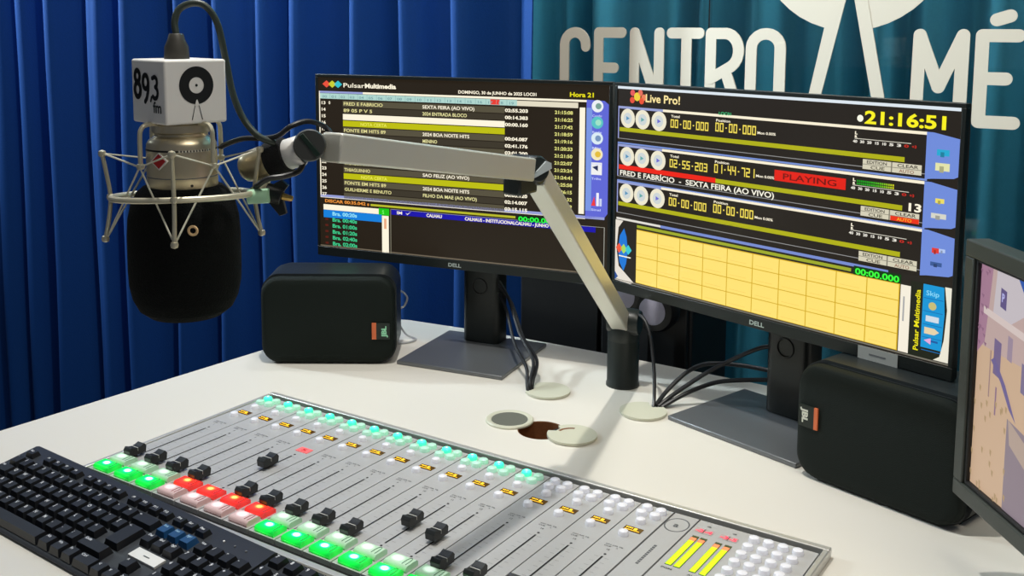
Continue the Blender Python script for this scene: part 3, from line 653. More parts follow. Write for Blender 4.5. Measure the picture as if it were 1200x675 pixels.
# third monitor at the right edge
m3 = empty('security_monitor', (.4563, 1.0, DZ), -1.507, 'grey framed monitor at the right edge showing a pale street camera picture', 'monitor')
g3 = mat('grey_bezel_plastic', (52, 58, 54), rough=.45, bump=.05, scale=600); zz = .0827; W3, H3 = .44, .2587; bw = .0165
b3 = MB()
for a, b, c, d in ((0, 0, W3, bw), (0, H3 - bw, W3, H3), (0, bw, bw, H3 - bw), (W3 - bw, bw, W3, H3 - bw)): b3.box((a, -.004, b), (c, .02, d), g3)
for a, b, c, d in ((bw, bw, W3 - bw, bw + .004), (bw, H3 - bw - .003, W3 - bw, H3 - bw), (bw, bw, bw + .004, H3 - bw)): b3.box((a, -.0015, b), (c, .01, d), black_gap)
b3.build('bezel', m3, loc=(0, 0, zz), bevel=.0015)
MB().box((.005, .02, .005), (W3 - .005, .034, H3 - .005), g3).build('back_cover', m3, loc=(0, 0, zz), bevel=.006)
def paint3(mb, W, H):
    Q = lambda a, b, c, d, m, y: quad(mb, a, b, c, d, W, H, m, y)
    rn = random.Random(5)
    Q(0, 0, 1, 1, glow((196, 166, 138)), -.0002); Q(0, 0, 1, .36, glow((184, 160, 156)), -.0003)
    poly(mb, [(0, 0), (.062, 0), (.05, .2), (.04, .34), (.0, .42)], W, H, glow((160, 120, 142)), -.0005)
    poly(mb, [(.16, 0), (1, 0), (1, .22), (.22, .13)], W, H, glow((40, 84, 168)), -.0006)
    poly(mb, [(.08, 0), (.16, 0), (.22, .13), (.14, .22), (.07, .2)], W, H, glow((192, 184, 190)), -.0006)
    poly(mb, [(.03, .19), (1, .36), (1, .40), (.03, .22)], W, H, glow((206, 190, 186)), -.0008)
    for (a, b, w, h, c) in ((.10, .08, .025, .08, (92, 80, 128)), (.085, .30, .03, .15, (112, 96, 134)), (.14, .26, .02, .10, (150, 132, 150)), (.155, .60, .2, .40, (134, 120, 130)), (.10, .50, .006, .12, (134, 104, 128)), (.07, .36, .005, .2, (150, 122, 120)), (.2, .34, .1, .12, (120, 108, 140))):
        poly(mb, [(a, b), (a + w, b + w * .3), (a + w, b + h + w * .3), (a, b + h)], W, H, glow(c), -.001)
    poly(mb, [(.075, .40), (.12, .47), (.16, .56), (.19, .60), (.14, .47), (.09, .38)], W, H, glow((104, 92, 140)), -.0011)
    poly(mb, [(.16, .60), (.24, .66), (.24, .76), (.17, .70)], W, H, glow((172, 152, 140)), -.0012)
    for k in range(26):
        a, b = rn.uniform(.01, .16), rn.uniform(.5, .98); poly(mb, [(a, b), (a + .008, b + .004), (a + .006, b + .03), (a + .001, b + .02)], W, H, glow((166, 140, 104)), -.0011)
    for k in range(14):
        a, b = rn.uniform(.005, .04), rn.uniform(.02, .36); poly(mb, [(a, b), (a + .014, b + .002), (a + .01, b + .018)], W, H, glow((136, 98, 122)), -.0011)
    for k in range(8):
        a = .3 + k * .08; Q(a, .42, a + .05, .56, glow((150, 128, 120)), -.001)
    text_st(mb, 'P', .105, .135, .035, W, H, glow((170, 170, 220)), .012, .04, y=-.0012)
s3 = MB(); s3.flat = True; paint3(s3, W3 - 2 * bw, H3 - 2 * bw); s3.build('screen', m3, loc=(bw, .003, zz + bw), smooth=0)
c3 = MB(); c3.box((.19, .034, 0.01), (.25, .06, zz + .14), black_matte); c3.build('stand_column', m3, bevel=.003)
MB().box((.13, .02, 0), (.31, .19, .010), base_metal).build('stand_base', m3, bevel=.003)

# ------------------------------------------------------------------ speakers
grille = mat('speaker_grille_cloth', (7, 19, 14), rough=.7, bump=.5, scale=1400, vary=.25, spec=.25)
cabm = mat('speaker_cabinet', (28, 34, 36), rough=.42, bump=.15, scale=900)
orange = mat('orange_badge', (214, 106, 60), rough=.4)
def speaker(loc, yaw, w, h, label, badge_x, flip):
    r = empty('studio_speaker', (loc[0], loc[1], DZ), yaw, label, 'speaker', None); d = .143; rr = .026
    b = MB()
    def o(inset, z0=0.0, rad=rr): return rrect(inset, inset * .6 + .0005, w - inset, h - inset * .6, rad, 7)
    secs = [(.016, 0.0), (.020, 0.003), (.0205, .006), (.028, .006), (.0285, .0), (.10, .0), (.12, .004), (d, .018)]
    rings = [[(x, y, z) for x, z in o(i)] for y, i in secs]
    vs = [v for R_ in rings for v in R_]; n = len(rings[0]); fs = []
    for i in range(len(rings) - 1):
        for k in range(n): fs.append([i * n + k, i * n + (k + 1) % n, (i + 1) * n + (k + 1) % n, (i + 1) * n + k])
    fs.append(list(range(n))); fs.append([(len(rings) - 1) * n + k for k in range(n)][::-1])
    b.add(vs, fs, cabm); b.build('cabinet', r, smooth=50)
    g = MB(); rings = []
    for y, i in ((.016, .0008), (.008, .0012), (.004, .0028), (.002, .006), (.0006, .014)):
        rings.append([(x, y, z) for x, z in rrect(i, i + .0005, w - i, h - i, max(.006, rr + .003 - i * .6), 7)])
    vs = [v for R_ in rings for v in R_]; n = len(rings[0]); fs = []
    for i in range(len(rings) - 1):
        for k in range(n): fs.append([i * n + k, i * n + (k + 1) % n, (i + 1) * n + (k + 1) % n, (i + 1) * n + k])
    fs.append([(len(rings) - 1) * n + k for k in range(n)]); fs.append(list(range(n)))
    g.add(vs, fs, grille); go = g.build('grille', r, smooth=60)
    bx, bz = badge_x
    bd = MB(); bw_, bh = .013, .0135; s = 1 if not flip else -1
    bd.box((bx - .011, -.0012, bz - bh), (bx + .011, .002, bz + bh), mat('badge_black', (12, 26, 20), rough=.4))
    if not flip: bd.box((bx - .0175, -.0016, bz - bh), (bx - .0105, .002, bz + bh), orange); text(bd, 'JBL', (bx + .0055, -.0015, bz - .0085), (0, 0, 1), (-1, 0, 0), .0078, mat('badge_ink_l', (150, 220, 180), rough=.4), .017, .05)
    else: bd.box((bx + .0105, -.0016, bz - bh), (bx + .0155, .002, bz + bh), orange); text(bd, 'JBL', (bx - .0055, -.0015, bz + .0085), (0, 0, -1), (1, 0, 0), .0078, mat('badge_ink_r', (214, 214, 200), rough=.4), .017, .05)
    bd.build('badge', r, smooth=0)
    ft = MB()
    for fx in (.02, w - .02):
        ft.box((fx - .006, .03, 0), (fx + .006, .09, .0012), black_rubber)
    ft.build('foot', r)
    tm = MB()
    for k in (0, 1): tm.tube([(w - .02, d - .002, h * .5 + .012 * k), (w - .02, d + .010, h * .5 + .012 * k)], .004, (mat('red_post', (120, 20, 20)) if k else black_rubber))
    tm.build('terminals', r); return r
speaker((-.3900, 1.632), 0.0, .2175, .1433, 'small black speaker lying on its side, left of the left monitor base', (.198, .0565), False)
speaker((.3577, 1.2274), -.8756, .2102, .1442, 'small black speaker lying on its side below the right monitor', (.0175, .0785), True)

# ------------------------------------------------------------------ keyboards
key_m = mat('keycap_black', (20, 22, 26), rough=.4, bump=.04, scale=900); key_b = mat('keycap_blue', (24, 74, 120), rough=.4); deck_m = mat('keyboard_deck', (46, 49, 54), rough=.42, bump=.06, scale=900); leg_w = mat('key_legend_white', (214, 216, 220), rough=.5); leg_bl = mat('key_legend_pale_blue', (150, 190, 220), rough=.5)
U = .01905
def keyboard(name, label, loc, yaw, tilt, x0, x1, y0, y1, keys, group=None):
    r = empty(name, loc, yaw, label, 'keyboard'); r.rotation_euler = (tilt, 0, yaw)
    d = MB(); d.prism([(y0 * U, -.0132), (y0 * U - .0015, -.0125), (y0 * U + .003, -.0095), (y1 * U - .004, -.0062), (y1 * U + .0005, -.008), (y1 * U, -.0155)], x0 * U, x1 * U, deck_m, axis='x')
    d.build('deck', r, bevel=.001)
    ft = MB()
    for xx in (x0 * U + .03, x1 * U - .03): ft.box((xx - .012, y1 * U - .03, -.026), (xx + .012, y1 * U - .012, -.0158), deck_m)
    ft.build('foot', r)
    for (a, b, w, h, s, m_) in keys:
        w2, h2 = w * U / 2 - .0014, h * U / 2 - .0014; mb = MB(); t = .0021
        vs = [(-w2, -h2, -.0085), (w2, -h2, -.0085), (w2, h2, -.0085), (-w2, h2, -.0085), (-w2 + t, -h2 + t, -.0008), (w2 - t, -h2 + t, -.0008), (w2 - t, h2 - t, -.0008), (-w2 + t, h2 - t, -.0008)]
        mb.add(vs, [(0, 3, 2, 1), (4, 5, 6, 7), (0, 1, 5, 4), (1, 2, 6, 5), (2, 3, 7, 6), (3, 0, 4, 7)], m_)
        if s:
            hh = .0042 if len(s) == 1 else .0030
            text(mb, s, (-w2 + t + .0012, h2 - t - .0012 - hh, -.00055), (1, 0, 0), (0, 1, 0), hh, leg_w if m_ is key_m else leg_bl, None if len(s) < 3 else min(w2 * 1.2, .0022 * len(s)), .03)
        o = mb.build('key', r, smooth=0); o.location = (a * U, b * U, 0)
    return r
g = .9786; K = []
def row(y, x, items, w=1.0, h=1.0):
    for it in items: K.append((x, y, w * .96 if False else w, h, it, key_m)); x += 1
K.append((.5, 0, 1, .8, 'Esc', key_m))
for x, n in ((2.5, 1), (7, 5), (11.5, 9)):
    for k in range(4): K.append((x + k, 0, 1, .8, 'F%d' % (n + k), key_m))
for k, s in enumerate(('Prt', 'Scr', 'Pau')): K.append((15.75 + k, 0, 1, .8, s, key_m))
row(-g, .5, "'1234567890-="); K.append((14, -g, 2, 1, '<-', key_m))
for k, s in enumerate(('Ins', 'Hom', 'PgU')): K.append((15.75 + k, -g, 1, 1, s, key_b))
row(-g - 1, 2, "QWERTYUIOP'["); K.append((.75, -g - 1, 1.5, 1, 'Tab', key_m)); K.append((14.2, -g - 1.5, 1.4, 2, '<-', key_m))
for k, s in enumerate(('Del', 'End', 'PgD')): K.append((15.75 + k, -g - 1, 1, 1, s, key_m))
row(-g - 2, 2.25, "ASDFGHJKL~^"); K.append((.875, -g - 2, 1.75, 1, 'Caps', key_m))
row(-g - 3, 1.75, "\\ZXCVBNM,.;"); K.append((.625, -g - 3, 1.25, 1, '', key_m)); K.append((13.6, -g - 3, 2.4, 1, 'Shift', key_m))
K.append((12.0, -g - 3, .0, 0, '', key_m)) if False else None
for (x, w, s) in ((.625, 1.25, 'Ctrl'), (1.875, 1.25, ''), (3.1, 1.2, 'Alt'), (7.0, 6.5, ''), (10.85, 1.1, 'Alt'), (12.0, 1.1, 'Win'), (13.1, 1.05, 'Fn'), (14.5, 1.7, 'Ctrl')): K.append((x, -g - 4, w, 1, s, key_m))
K.append((16.75, -g - 3, 1, 1, '^', key_m))
for k, s in enumerate('<v>'): K.append((15.75 + k, -g - 4, 1, 1, s, key_m))
for k, s in enumerate(('Num', '/', '*', '-')): K.append((19 + k, -g, 1, 1, s, key_m))
for j, t in enumerate(('789', '456', '123')):
    for k, s in enumerate(t): K.append((19 + k, -g - 1 - j, 1, 1, s, key_m))
K.append((22, -g - 1.5, 1, 2, '+', key_m)); K.append((22, -g - 3.5, 1, 2, 'En', key_m)); K.append((19.5, -g - 4, 2, 1, '0', key_m)); K.append((21, -g - 4, 1, 1, ',', key_m))
kz = .778
kbo = keyboard('computer_keyboard', 'full size black keyboard with white legends at the lower left corner of the desk', (-.5798, 1.225, kz), -.6388, .1217, -.55, 22.55, -5.55, 1.0, K)
lb = MB(); lb.box((15.7 * U, (-g - 2.35) * U, -.0088), (18.0 * U, (-g - 1.62) * U, -.0058), mat('white_label', (236, 236, 232), rough=.5)); lb.box((16.6 * U, (-g - 2.03) * U, -.0058), (17.1 * U, (-g - 1.96) * U, -.0056), print_grey); lb.build('white_sticker', kbo, smooth=0)
for k in range(3):
    MB().lathe([(.0012, -.0075), (.0012, -.0056)], white_plastic if k == 0 else print_grey, 10, Matrix.Translation(((19.3 + k * .9) * U, .15 * U, 0))).build('status_light', kbo)
K2 = []
for j in range(4):
    for k in range(4): K2.append((.62 + k * 1.12 - .0 * j, -.25 - j * 1.1, 1, 1, ('7', '8', '9', '/', '4', '5', '6', '*', '1', '2', '3', '-', '0', '.', '=', '+')[j * 4 + k], key_m))
pk = Vector((-.5798, 1.225, 0)) + Vector((math.cos(-.6388), math.sin(-.6388), 0)) * 22.75 * U + Vector((math.sin(.6388), math.cos(.6388), 0)) * .62 * U
keyboard('numeric_keypad', 'small black keypad cut off by the lower edge, right of the full keyboard', (pk.x, pk.y, kz), -.6388, .1217, 0, 4.6, -4.9, .42, K2)

# ------------------------------------------------------------------ grommets in the desk
gr_m = mat('grommet_cream', (206, 206, 186), rough=.4); mesh_m = mat('grommet_grey_disc', (104, 106, 96), rough=.5, bump=.2, scale=800)
def grommet(i, label, kind):
    x, y = HOLES[i]; r = empty('cable_grommet', (x, y, DZ), 0, label, 'cable grommet', None)
    R_ = .0335
    if kind == 'ring':
        mb = MB(); mb.lathe([(R_, 0), (R_, .002), (R_ - .0015, .0035), (R_ - .005, .0038), (R_ - .008, .0022), (R_ - .008, .0002)], gr_m, 40); mb.build('rim', r)
        MB().lathe([(R_ - .0082, .0003), (R_ - .0082, .0026), (.001, .0028)], mesh_m, 36).build('insert', r)
    elif kind == 'hole': pass
    else:
        out = []; n = 48
        an = math.radians(kind)
        for k in range(n):
            a = 2 * PI * k / n; d = abs((a - an + PI) % (2 * PI) - PI)
            rr = R_ - (.010 if d < .30 else 0)
            out.append((rr * math.cos(a), rr * math.sin(a)))
        MB().prism(out, 0.0004, .0042, gr_m, axis='z').build('cap', r, bevel=.0008)
        nb = MB(); c, s = math.cos(an), math.sin(an)
        if i == 2:
            for q in range(8):
                t = math.radians(75 + q * 9); t2 = math.radians(84 + q * 9); r1, r2 = R_ * .52, R_ * .64
                nb.add([(r1 * math.cos(t), r1 * math.sin(t), .0044), (r2 * math.cos(t), r2 * math.sin(t), .0044), (r2 * math.cos(t2), r2 * math.sin(t2), .0044), (r1 * math.cos(t2), r1 * math.sin(t2), .0044)], [(0, 1, 2, 3)], brown)
        nb.box((R_ - .0105, -.009, .0001), (R_ - .001, .009, .0008), black_gap, Matrix.Rotation(an, 4, 'Z')); nb.build('cable_slot', r)
    return r
grommet(0, 'cream cable grommet with a dark grey centre disc, nearest the console middle', 'ring')
grommet(2, 'cream grommet cap lying beside the open brown hole in the desk', 140)
grommet(3, 'cream grommet cap with black cables beside the left monitor base', 170)
grommet(4, 'cream grommet cap with black cables between arm post and right monitor', 45)
hl = MB(); hl.lathe([(.0322, -.034), (.0322, -.0005), (.0312, -.0005), (.0312, -.030), (.001, -.0305)], brown, 36)
tag(hl.build('hole_lining', loc=(HOLES[1][0], HOLES[1][1], DZ)), 'open round brown cable hole cut in the white desk', 'cable hole')

# ------------------------------------------------------------------ microphone arm
am = empty('microphone_boom', (.185, 1.545, DZ), 0, 'silver articulated microphone arm on a black post clamped to the desk', 'microphone arm')
O = Vector((.185, 1.545, DZ))
green_blk = mat('arm_black_plastic', (30, 36, 34), rough=.38, bump=.05, scale=500)
grey_knob = mat('arm_knob_grey', (62, 64, 62), rough=.45)
def L_(p): return Vector(p) - O
MB().lathe([(.0255, 0), (.0255, .004), (.0243, .006), (.0243, .070), (.0235, .074)], green_blk, 32).build('post', am)
Mp = Matrix.Translation(L_((.185, 1.545, DZ + .074)))
E1 = Vector((.0350, 1.193, 1.1300)); J1 = Vector((-.1600, .903, 1.1905)); P1 = Vector((.1830, 1.541, .845))
dirL = (E1 - P1).normalized(); dirU = (J1 - E1).normalized()
def beam(a, b, w, h, m, name, parent, bev=.0022, ends=(0, 0)):
    a = Vector(a); b = Vector(b); d = (b - a).normalized(); side = Vector((0, 0, 1)).cross(d).normalized(); up = d.cross(side)
    a2 = a + d * ends[0]; b2 = b - d * ends[1]
    vs = []
    for p in (a2, b2):
        for sx, sz in ((-1, -1), (1, -1), (1, 1), (-1, 1)): vs.append(p + side * sx * w / 2 + up * sz * h / 2)
    mb = MB(); mb.add(vs, [(0, 1, 2, 3), (4, 7, 6, 5), (0, 4, 5, 1), (1, 5, 6, 2), (2, 6, 7, 3), (3, 7, 4, 0)], m); return mb.build(name, parent, bevel=bev)
rel = lambda p: Vector(p) - O
# lower pivot: rounded fork with disc
pv = MB()
sideL = Vector((0, 0, 1)).cross(dirL).normalized()
def axis_m(p, ax):
    q = Vector((0, 0, 1)).rotation_difference(Vector(ax).normalized()); return Matrix.Translation(p) @ q.to_matrix().to_4x4()
pv.lathe([(.0238, .070), (.0245, .078), (.0245, .090), (.0215, .098), (.012, .101)], green_blk, 28)
pv.lathe([(.018, -.024), (.0205, -.018), (.0205, .018), (.018, .024)], green_blk, 28, axis_m(rel(P1) + Vector((0.003, .0, 0.006)), sideL))
pv.build('base_pivot', am)
beam(rel(P1), rel(E1), .026, .0255, arm_metal, 'lower_arm', am, ends=(.004, .012))
# elbow: disc facing the camera with a fin, dark block behind
sideU = Vector((0, 0, 1)).cross(dirU).normalized()   # horizontal, perpendicular to upper arm
if sideU.y > 0: sideU = -sideU
el = MB()
el.lathe([(.0155, -.030), (.0172, -.026), (.0172, .008), (.0155, .0105), (.0145, .011)], green_blk, 30, axis_m(rel(E1), sideU))
elo = el.build('elbow_joint', am)
kn = MB(); MM = axis_m(rel(E1) - sideU * .008, (sideU + Vector((-.25, -.4, .15))))
kn.lathe([(.0140, .018), (.0150, .020), (.0150, .0235), (.0135, .0255), (.001, .0265)], green_blk, 30, MM); elk = kn.build('elbow_knob', am)
fn = MB(); fn.prism([(-.0125, -.004), (.013, -.0075), (.016, -.002), (.012, .0035), (-.013, -.0005)], .024, .029, mat('pale_fin', (186, 196, 200), rough=.4), axis='z', M=MM @ Matrix.Rotation(math.radians(60), 4, 'Z')); fn.build('grip_fin', elk, bevel=.0006)
off = sideU * 0.004
beam(rel(E1) + off, rel(J1) + off, .024, .0265, arm_metal, 'upper_arm', am, ends=(.020, .010))
bk = MB(); q0 = rel(E1) - sideU * .004
mbk = Matrix.Translation(q0 + dirU * .020 - Vector((0, 0, .0165)))
ang = math.atan2(dirU.y, dirU.x)
bk.box((-.018, -.012, -.012), (.020, .012, .009), green_blk, mbk @ Matrix.Rotation(ang, 4, 'Z')); bk.build('elbow_block', am, bevel=.003)
# joint near the microphone
Mj = axis_m(rel(J1) + Vector((-.0085, 0, .0005)), Vector((.18, -.97, .12)))
jt = MB(); jt.lathe([(.0125, -.020), (.0140, -.016), (.0140, .010), (.0130, .0135)], green_blk, 30, Mj); jt.build('head_joint', am)
jk = MB(); jk.lathe([(.0132, .0135), (.0140, .015), (.0140, .0195), (.0128, .0215), (.0005, .0220)], grey_knob, 32, Mj); jko = jk.build('head_knob', am)
sl = MB(); sl.box((-.0022, -.0120, .0215), (.0022, .0118, .0232), mat('knob_groove', (16, 40, 30), rough=.4), Mj @ Matrix.Rotation(math.radians(48), 4, 'Z')); sl.build('knob_grip', jko, bevel=.0006)
tb = MB(); T0 = Vector((-.2330, .926, 1.1670)); T1 = Vector((-.1640, .912, 1.1900)); td = (T1 - T0).normalized()
def tp(t): return rel(T0 + (T1 - T0) * t)
tb.tube([tp(-.02), tp(.0), tp(.04), tp(.12), tp(.24), tp(.45)], [.004, .0095, .0126, .0142, .0148, .0148], silver, 26); tb.build('swivel_tube', am)
tw = MB(); tw.tube([tp(.60), tp(.62), tp(.78), tp(.80)], [.0128, .0138, .0138, .0128], white_plastic, 26); tw.tube([tp(.78), tp(1.0)], .0115, green_blk, 22); tw.build('white_collar', am)
vl = MB(); vl.tube([tp(.36), tp(.37), tp(.60), tp(.61)], [.0148, .0162, .0162, .0148], mat('velcro_black', (10, 10, 12), rough=.95, bump=.8, scale=900), 26); vl.build('velcro_strap', am)

# ------------------------------------------------------------------ microphone, shock mount, flag
MC = Vector((-.2768, .892, 1.149))
vd = Vector((MC.x, MC.y, 0)).normalized()          # away from the viewer's side
fdir = -vd; rdir = Vector((-fdir.y, fdir.x, 0))
if rdir.x < 0: rdir = -rdir
def mp(lat_deg, R_, z):                            # point around the microphone axis; 0 deg = front, + = right
    a = math.radians(lat_deg); p = fdir * math.cos(a) * R_ + rdir * math.sin(a) * R_; return Vector((p.x, p.y, z - MC.z + (.0050 * math.cos(a) * R_ / .06 if R_ > .05 else 0)))
sm = empty('shock_mount', MC, 0, 'nickel spider shock mount with elastic cords around the studio microphone', 'shock mount')
MB().torus(.0590, .0026, nickel_paint, 72, 10, Matrix.Translation((0, 0, -.0005)) @ Matrix.Rotation(-math.radians(5.0), 4, rdir)).build('outer_ring', sm)
zt, zb = 1.1865, 1.1128
for a in (-7, 83, 173, 263):
    rd = MB(); pts = [mp(a, .0655, zt), mp(a, .0625, zt - .018), mp(a, .0600, 1.149), mp(a, .0620, zb + .017), mp(a, .0655, zb)]
    rd.tube(spline(pts, 5), .00185, nickel_paint, 8)
    for p in (pts[0], pts[2], pts[4]): rd.lathe([(.0005, -.0032), (.0028, -.0022), (.0034, 0), (.0028, .0022), (.0005, .0032)], nickel_paint, 12, Matrix.Translation(p))
    rd.build('outer_rod', sm)
inn = (-55, 38, 125, 218)
for a in inn:
    ib = MB(); ib.tube(spline([mp(a, .0405, 1.1765), mp(a, .0405, 1.2010), mp(a, .0390, 1.2085), mp(a, .0340, 1.2120), mp(a, .0200, 1.2125)], 5), .00205, nickel_paint, 8)
    ib.lathe([(.0005, -.003), (.003, -.002), (.0036, 0), (.003, .002), (.0005, .003)], nickel_paint, 12, Matrix.Translation(mp(a, .0405, 1.1775)))
    ib.build('inner_bracket', sm)
cord = mat('elastic_cord', (206, 204, 186), rough=.7)
outs = (-7, 83, 173, 263)
for k, a in enumerate(inn):
    for b in sorted(outs, key=lambda q: abs((q - a + 180) % 360 - 180))[:2]:
        for zz_ in (zt, zb):
            MB().tube([mp(a, .0415, 1.1772), mp(b, .0645, zz_)], .0008, cord, 6).build('elastic_cord', sm)
lc = MB(); lc.torus(.0035, .0011, mat('cord_hook', (226, 190, 140), rough=.5), 16, 6, Matrix.Translation(mp(6, .063, 1.1235)) @ Matrix.Rotation(PI / 2, 4, 'X')); lc.build('cord_hook', sm)
ad = MB(); pA = mp(78, .060, 1.149); pB = Vector((-.213, .918, 1.158)) - MC
ad.tube([pA, (pA + pB) / 2 + Vector((.004, 0, -.002)), pB], [.0052, .0058, .0062], nickel_paint, 14)
ad.tube([pA + Vector((-.004, -.004, -.003)), pA + Vector((.014, -.004, -.002))], .0065, mat('pale_green_clamp', (170, 214, 178), rough=.4), 14); ad.build('mount_bracket', sm)
wn = MB(); c0 = Vector((-.2000, .905, 1.1475)) - MC
wn.tube([c0 + Vector((-.008, 0, .002)), c0 + Vector((.006, 0, -.002))], .0085, black_plastic, 14)
wn.prism([(-.007, -.005), (.004, -.019), (.010, -.017), (.006, .0), (.012, .008), (.006, .013), (-.007, .006)], -.003, .003, black_plastic, axis='y', M=Matrix.Translation(c0)); 
wn.tube([c0 + Vector((.006, 0, -.002)), c0 + Vector((.0155, 0, -.004))], [.0038, .0022], mat('brass_screw', (190, 160, 90), rough=.35, metal=.8), 10)
wn.build('wing_screw', sm, bevel=.0006)
# microphone
mi = empty('condenser_microphone', MC, 0, 'studio condenser microphone hanging upside down with black foam windscreen', 'microphone')
zl = lambda z: z - MC.z
bd = MB(); bd.lathe([(.0215, zl(1.2125)), (.0245, zl(1.2105)), (.0245, zl(1.2045)), (.0225, zl(1.203)), (.0222, zl(1.2010)), (.0272, zl(1.1975)), (.0292, zl(1.194)), (.0296, zl(1.187)), (.0296, zl(1.158)), (.029, zl(1.154))], silver, 48); bd.build('body', mi)
gv = MB(); gv.lathe([(.0298, zl(1.1905)), (.0298, zl(1.1890))], black_gap, 48); 
for k in range(14):
    a = -12 + k * 5.0; p = mp(a + 8, .0299, 1.1897); gv.box((p.x - .0007, p.y - .0003, p.z - .001), (p.x + .0007, p.y + .0003, p.z + .001), letter_white)
gv.torus(.0296, .0005, print_grey, 48, 6, Matrix.Translation((0, 0, zl(1.1665)))); gv.build('engraved_band', mi)
# red rhombus badge
rb_ = MB(); ca = -38; cpt = mp(ca, .0305, 1.1815); tdir = (mp(ca + 90, 1, 1.149)).normalized(); up = Vector((0, 0, 1)); nd = (mp(ca, 1, 1.149)).normalized()
for (s_, m_, dd) in ((1.0, white_plastic, 0), (.82, mat('red_enamel', (166, 24, 30), rough=.3), .0004)):
    q = [cpt + nd * dd + tdir * .0085 * s_, cpt + nd * dd + up * .0075 * s_, cpt + nd * dd - tdir * .0085 * s_, cpt + nd * dd - up * .0075 * s_]
    rb_.add(q + [x_ - nd * .002 for x_ in q], [(0, 1, 2, 3), (4, 7, 6, 5), (0, 4, 5, 1), (1, 5, 6, 2), (2, 6, 7, 3), (3, 7, 4, 0)], m_)
rb_.build('rhombus_badge', mi, smooth=0)
sp_ = MB(); p_ = mp(14, .0298, 1.1605); sp_.lathe([(.0012, -.0005), (.0012, .0006)], black_gap, 10, axis_m(p_, mp(14, 1, 1.149))); sp_.build('screw', mi)
fm = MB()
foam_m = mat('black_foam', (9, 12, 12), rough=.95, bump=.9, scale=700, spec=.15)
fp_ = [(.0290, 1.1575), (.0335, 1.1570), (.0385, 1.1525), (.0435, 1.143), (.0465, 1.130), (.0475, 1.115), (.0476, 1.085), (.0470, 1.072), (.0445, 1.0600), (.0395, 1.0500), (.031, 1.0435), (.018, 1.0402), (.004, 1.0395)]
fm.lathe([(r_, zl(z_)) for r_, z_ in fp_], foam_m, 48); fm.build('foam_windscreen', mi, smooth=60)
# cube flag
fc = Vector((-.2768, .890, 1.2395))
fl = empty('microphone_flag', fc, math.radians(46), 'white cube flag with 89,3 fm and a record emblem above the microphone', 'microphone flag')
s = .0285; hh = .0268
fb = MB(); fb.box((-s, -s, -hh), (s, s, hh), white_plastic); fb.build('cube', fl, bevel=.002, seg=3)
ink = mat('black_print', (10, 14, 14), rough=.5)
def disc3(mb, c, ux, uz, r0, r1, m_, n=40):
    c = Vector(c); ux = Vector(ux); uz = Vector(uz); vs = []
    for k in range(n):
        a = 2 * PI * k / n; d = ux * math.cos(a) + uz * math.sin(a); vs += [c + d * r0, c + d * r1]
    mb.add(vs, [[2 * k, 2 * k + 1, (2 * k + 3) % (2 * n), (2 * k + 2) % (2 * n)] for k in range(n)], m_)
lg = MB(); lg.flat = True; yy = -s - .0003
disc3(lg, (.000, yy, .0055), (1, 0, 0), (0, 0, 1), .0068, .0158, ink); disc3(lg, (.000, yy, .0055), (1, 0, 0), (0, 0, 1), .0, .0012, ink, 12)
lg.add([(-.0022, yy - .0002, -.0115), (.0022, yy - .0002, -.0115), (0.0004, yy - .0002, -.0065), (-.0004, yy - .0002, -.0065)], [(0, 1, 2, 3)], white_plastic)
for sx in (-1, 1): lg.add([(sx * .0012, yy, -.0100), (sx * .0018, yy, -.0100), (sx * .0052, yy, -.0235), (sx * .0044, yy, -.0235)], [(0, 1, 2, 3)], ink)
lg.build('record_emblem', fl, smooth=0)
nb = MB(); nb.flat = True; xx = -s - .0003
def rib(pts, w):                                    # pts given as (to the right, up) on the left face
    n = len(pts)
    for k in range(n):
        y, z = pts[k]; nb.add([(xx, -(y + w / 2 * math.cos(2 * PI * q / 12)), z + w / 2 * math.sin(2 * PI * q / 12)) for q in range(12)], [list(range(12))], ink)
        if k < n - 1:
            a, b = Vector(pts[k]), Vector(pts[k + 1]); t = (b - a).normalized(); nn = Vector((-t.y, t.x)) * w / 2
            nb.add([(xx, -p.x, p.y) for p in (a + nn, b + nn, b - nn, a - nn)], [(0, 1, 2, 3)], ink)
rib(arc(-.0175, .0125, .0042, .0048, 0, 360, 16), .0044); rib(arc(-.0175, .0010, .0050, .0060, 0, 360, 16), .0046)
rib(arc(-.0035, .0080, .0046, .0058, 0, 360, 16), .0042); rib([(.0012, .0085), (.0008, .001), (-.0018, -.0055), (-.0048, -.0085)], .0042)
rib([(.0062, -.0045), (.0048, -.0075)], .0026)
rib([(.0082, .0115)] + arc(.0122, .0085, .0040, .0042, 130, -80, 9) + arc(.0122, -.0005, .0046, .0048, 80, -140, 9), .0036)
text(nb, 'fm', (xx, -.0085, -.0170), (0, -1, 0), (0, 0, 1), .0095, ink, .0135, .02)
nb.build('frequency_lettering', fl, smooth=0)
# cable with connector from the top of the cube
cn = empty('microphone_cable', (fc.x, fc.y, fc.z + hh), 0, 'dark cable looping from the cube flag down to the arm joint', 'cable')
CO2 = Vector((fc.x, fc.y, fc.z + hh))
MB().lathe([(.0105, .0), (.0100, .010), (.0072, .0165), (.0062, .0205), (.0052, .0215)], mat('connector_grey', (58, 56, 50), rough=.5), 24, Matrix.Translation((-.0012, 0, 0))).build('connector', cn)
cbl = mat('cable_dark_green_grey', (50, 60, 54), rough=.4)
pts = [(-.278, .89, 1.2870), (-.2795, .892, 1.2980), (-.276, .895, 1.3085), (-.2655, .898, 1.3135), (-.2545, .90, 1.3105), (-.2458, .902, 1.2955), (-.2405, .905, 1.2655), (-.2350, .905, 1.236), (-.2262, .905, 1.2138), (-.2130, .903, 1.199), (-.2000, .908, 1.1925)]
MB().tube([Vector(p) - CO2 for p in spline(pts, 8)], .0030, cbl, 12).build('cord', cn)
blk = mat('cable_black', (26, 27, 30), rough=.4)
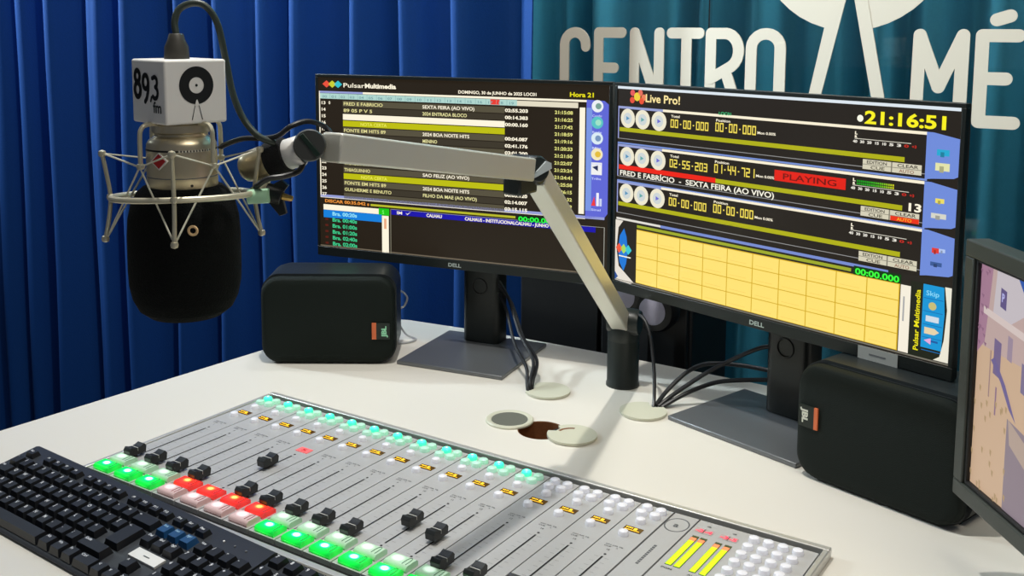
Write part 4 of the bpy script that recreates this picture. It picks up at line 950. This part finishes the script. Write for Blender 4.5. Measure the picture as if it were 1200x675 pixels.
pts = [(-.2530, .925, 1.186), (-.2456, .92, 1.1900), (-.2282, .912, 1.1958), (-.2094, .908, 1.1966), (-.196, .905, 1.1995), (-.1850, .905, 1.2075), (-.1725, .915, 1.2110), (-.1600, .925, 1.2060), (-.152, .925, 1.197)]
tag(MB().tube(spline(pts), .0024, blk, 10).build('arm_cable'), 'black cable curling over the top of the arm head joint', 'cable')
pts = [(-.2185, .905, 1.1520), (-.2105, .890, 1.1585), (-.2020, .889, 1.1635), (-.1900, .893, 1.1650), (-.1790, .905, 1.1680), (-.1760, .915, 1.1760)]
tag(MB().tube(spline(pts), .0026, blk, 10).build('arm_cable'), 'black cable tucked under the velcro strap below the arm head joint', 'cable')

# ------------------------------------------------------------------ desk cables
def cable(pts, r, label, group=None, n=8):
    o = MB().tube(spline(pts, n), r, blk, 10).build('power_cable'); return tag(o, label, 'cable', group)
cable([(.197, 1.535, .858), (.2080, 1.52, .8650), (.2180, 1.50, .846), (.2220, 1.475, .80), (.2200, 1.452, .765), (.2170, 1.440, .752)], .0026, 'thin black cable dropping from the arm pivot into a desk grommet')
G4 = HOLES[3]; 
cable([(-.005, 1.715, .868), (.012, 1.69, .842), (.028, 1.63, .805), (.048, 1.56, .783), (.0425, 1.518, .765), (.0420, 1.508, .752)], .0027, 'middle of three black cables from the left monitor column into its grommet')
cable([(-.005, 1.71, .850), (.008, 1.68, .825), (.020, 1.62, .790), (.037, 1.55, .776), (.0380, 1.515, .760), (.0390, 1.505, .752)], .0027, 'leftmost of three black cables from the left monitor column into its grommet')
cable([(-.005, 1.72, .860), (.016, 1.70, .834), (.034, 1.63, .798), (.054, 1.57, .780), (.047, 1.523, .764), (.0450, 1.512, .752)], .0027, 'rightmost of three black cables from the left monitor column into its grommet')
cable([(.2260, 1.448, .752), (.2480, 1.455, .7670), (.2970, 1.455, .8010), (.340, 1.445, .828), (.368, 1.437, .8430), (.384, 1.43, .847)], .0032, 'uppermost of the black cables running to the right monitor column')
cable([(.2225, 1.452, .752), (.2440, 1.475, .7680), (.275, 1.49, .790), (.3040, 1.485, .8035), (.345, 1.465, .8080), (.386, 1.44, .808)], .0032, 'middle black cable of those running to the right monitor column')
cable([(.2300, 1.444, .752), (.2500, 1.450, .7620), (.280, 1.46, .7730), (.3134, 1.465, .7825), (.345, 1.455, .789), (.384, 1.44, .7950)], .0032, 'lowest of the black cables running to the right monitor column')
tag(MB().tube(spline([(-.198, 1.762, .825), (-.180, 1.778, .835), (-.166, 1.772, .826), (-.170, 1.765, .812), (-.185, 1.76, .800), (-.170, 1.775, .760), (-.150, 1.765, .7525), (-.165, 1.745, .7525), (-.195, 1.74, .7525)]), .0017, mat('wire_grey', (170, 172, 174), rough=.4), 8).build('speaker_wire'), 'thin grey wire looping behind the left speaker', 'wire')
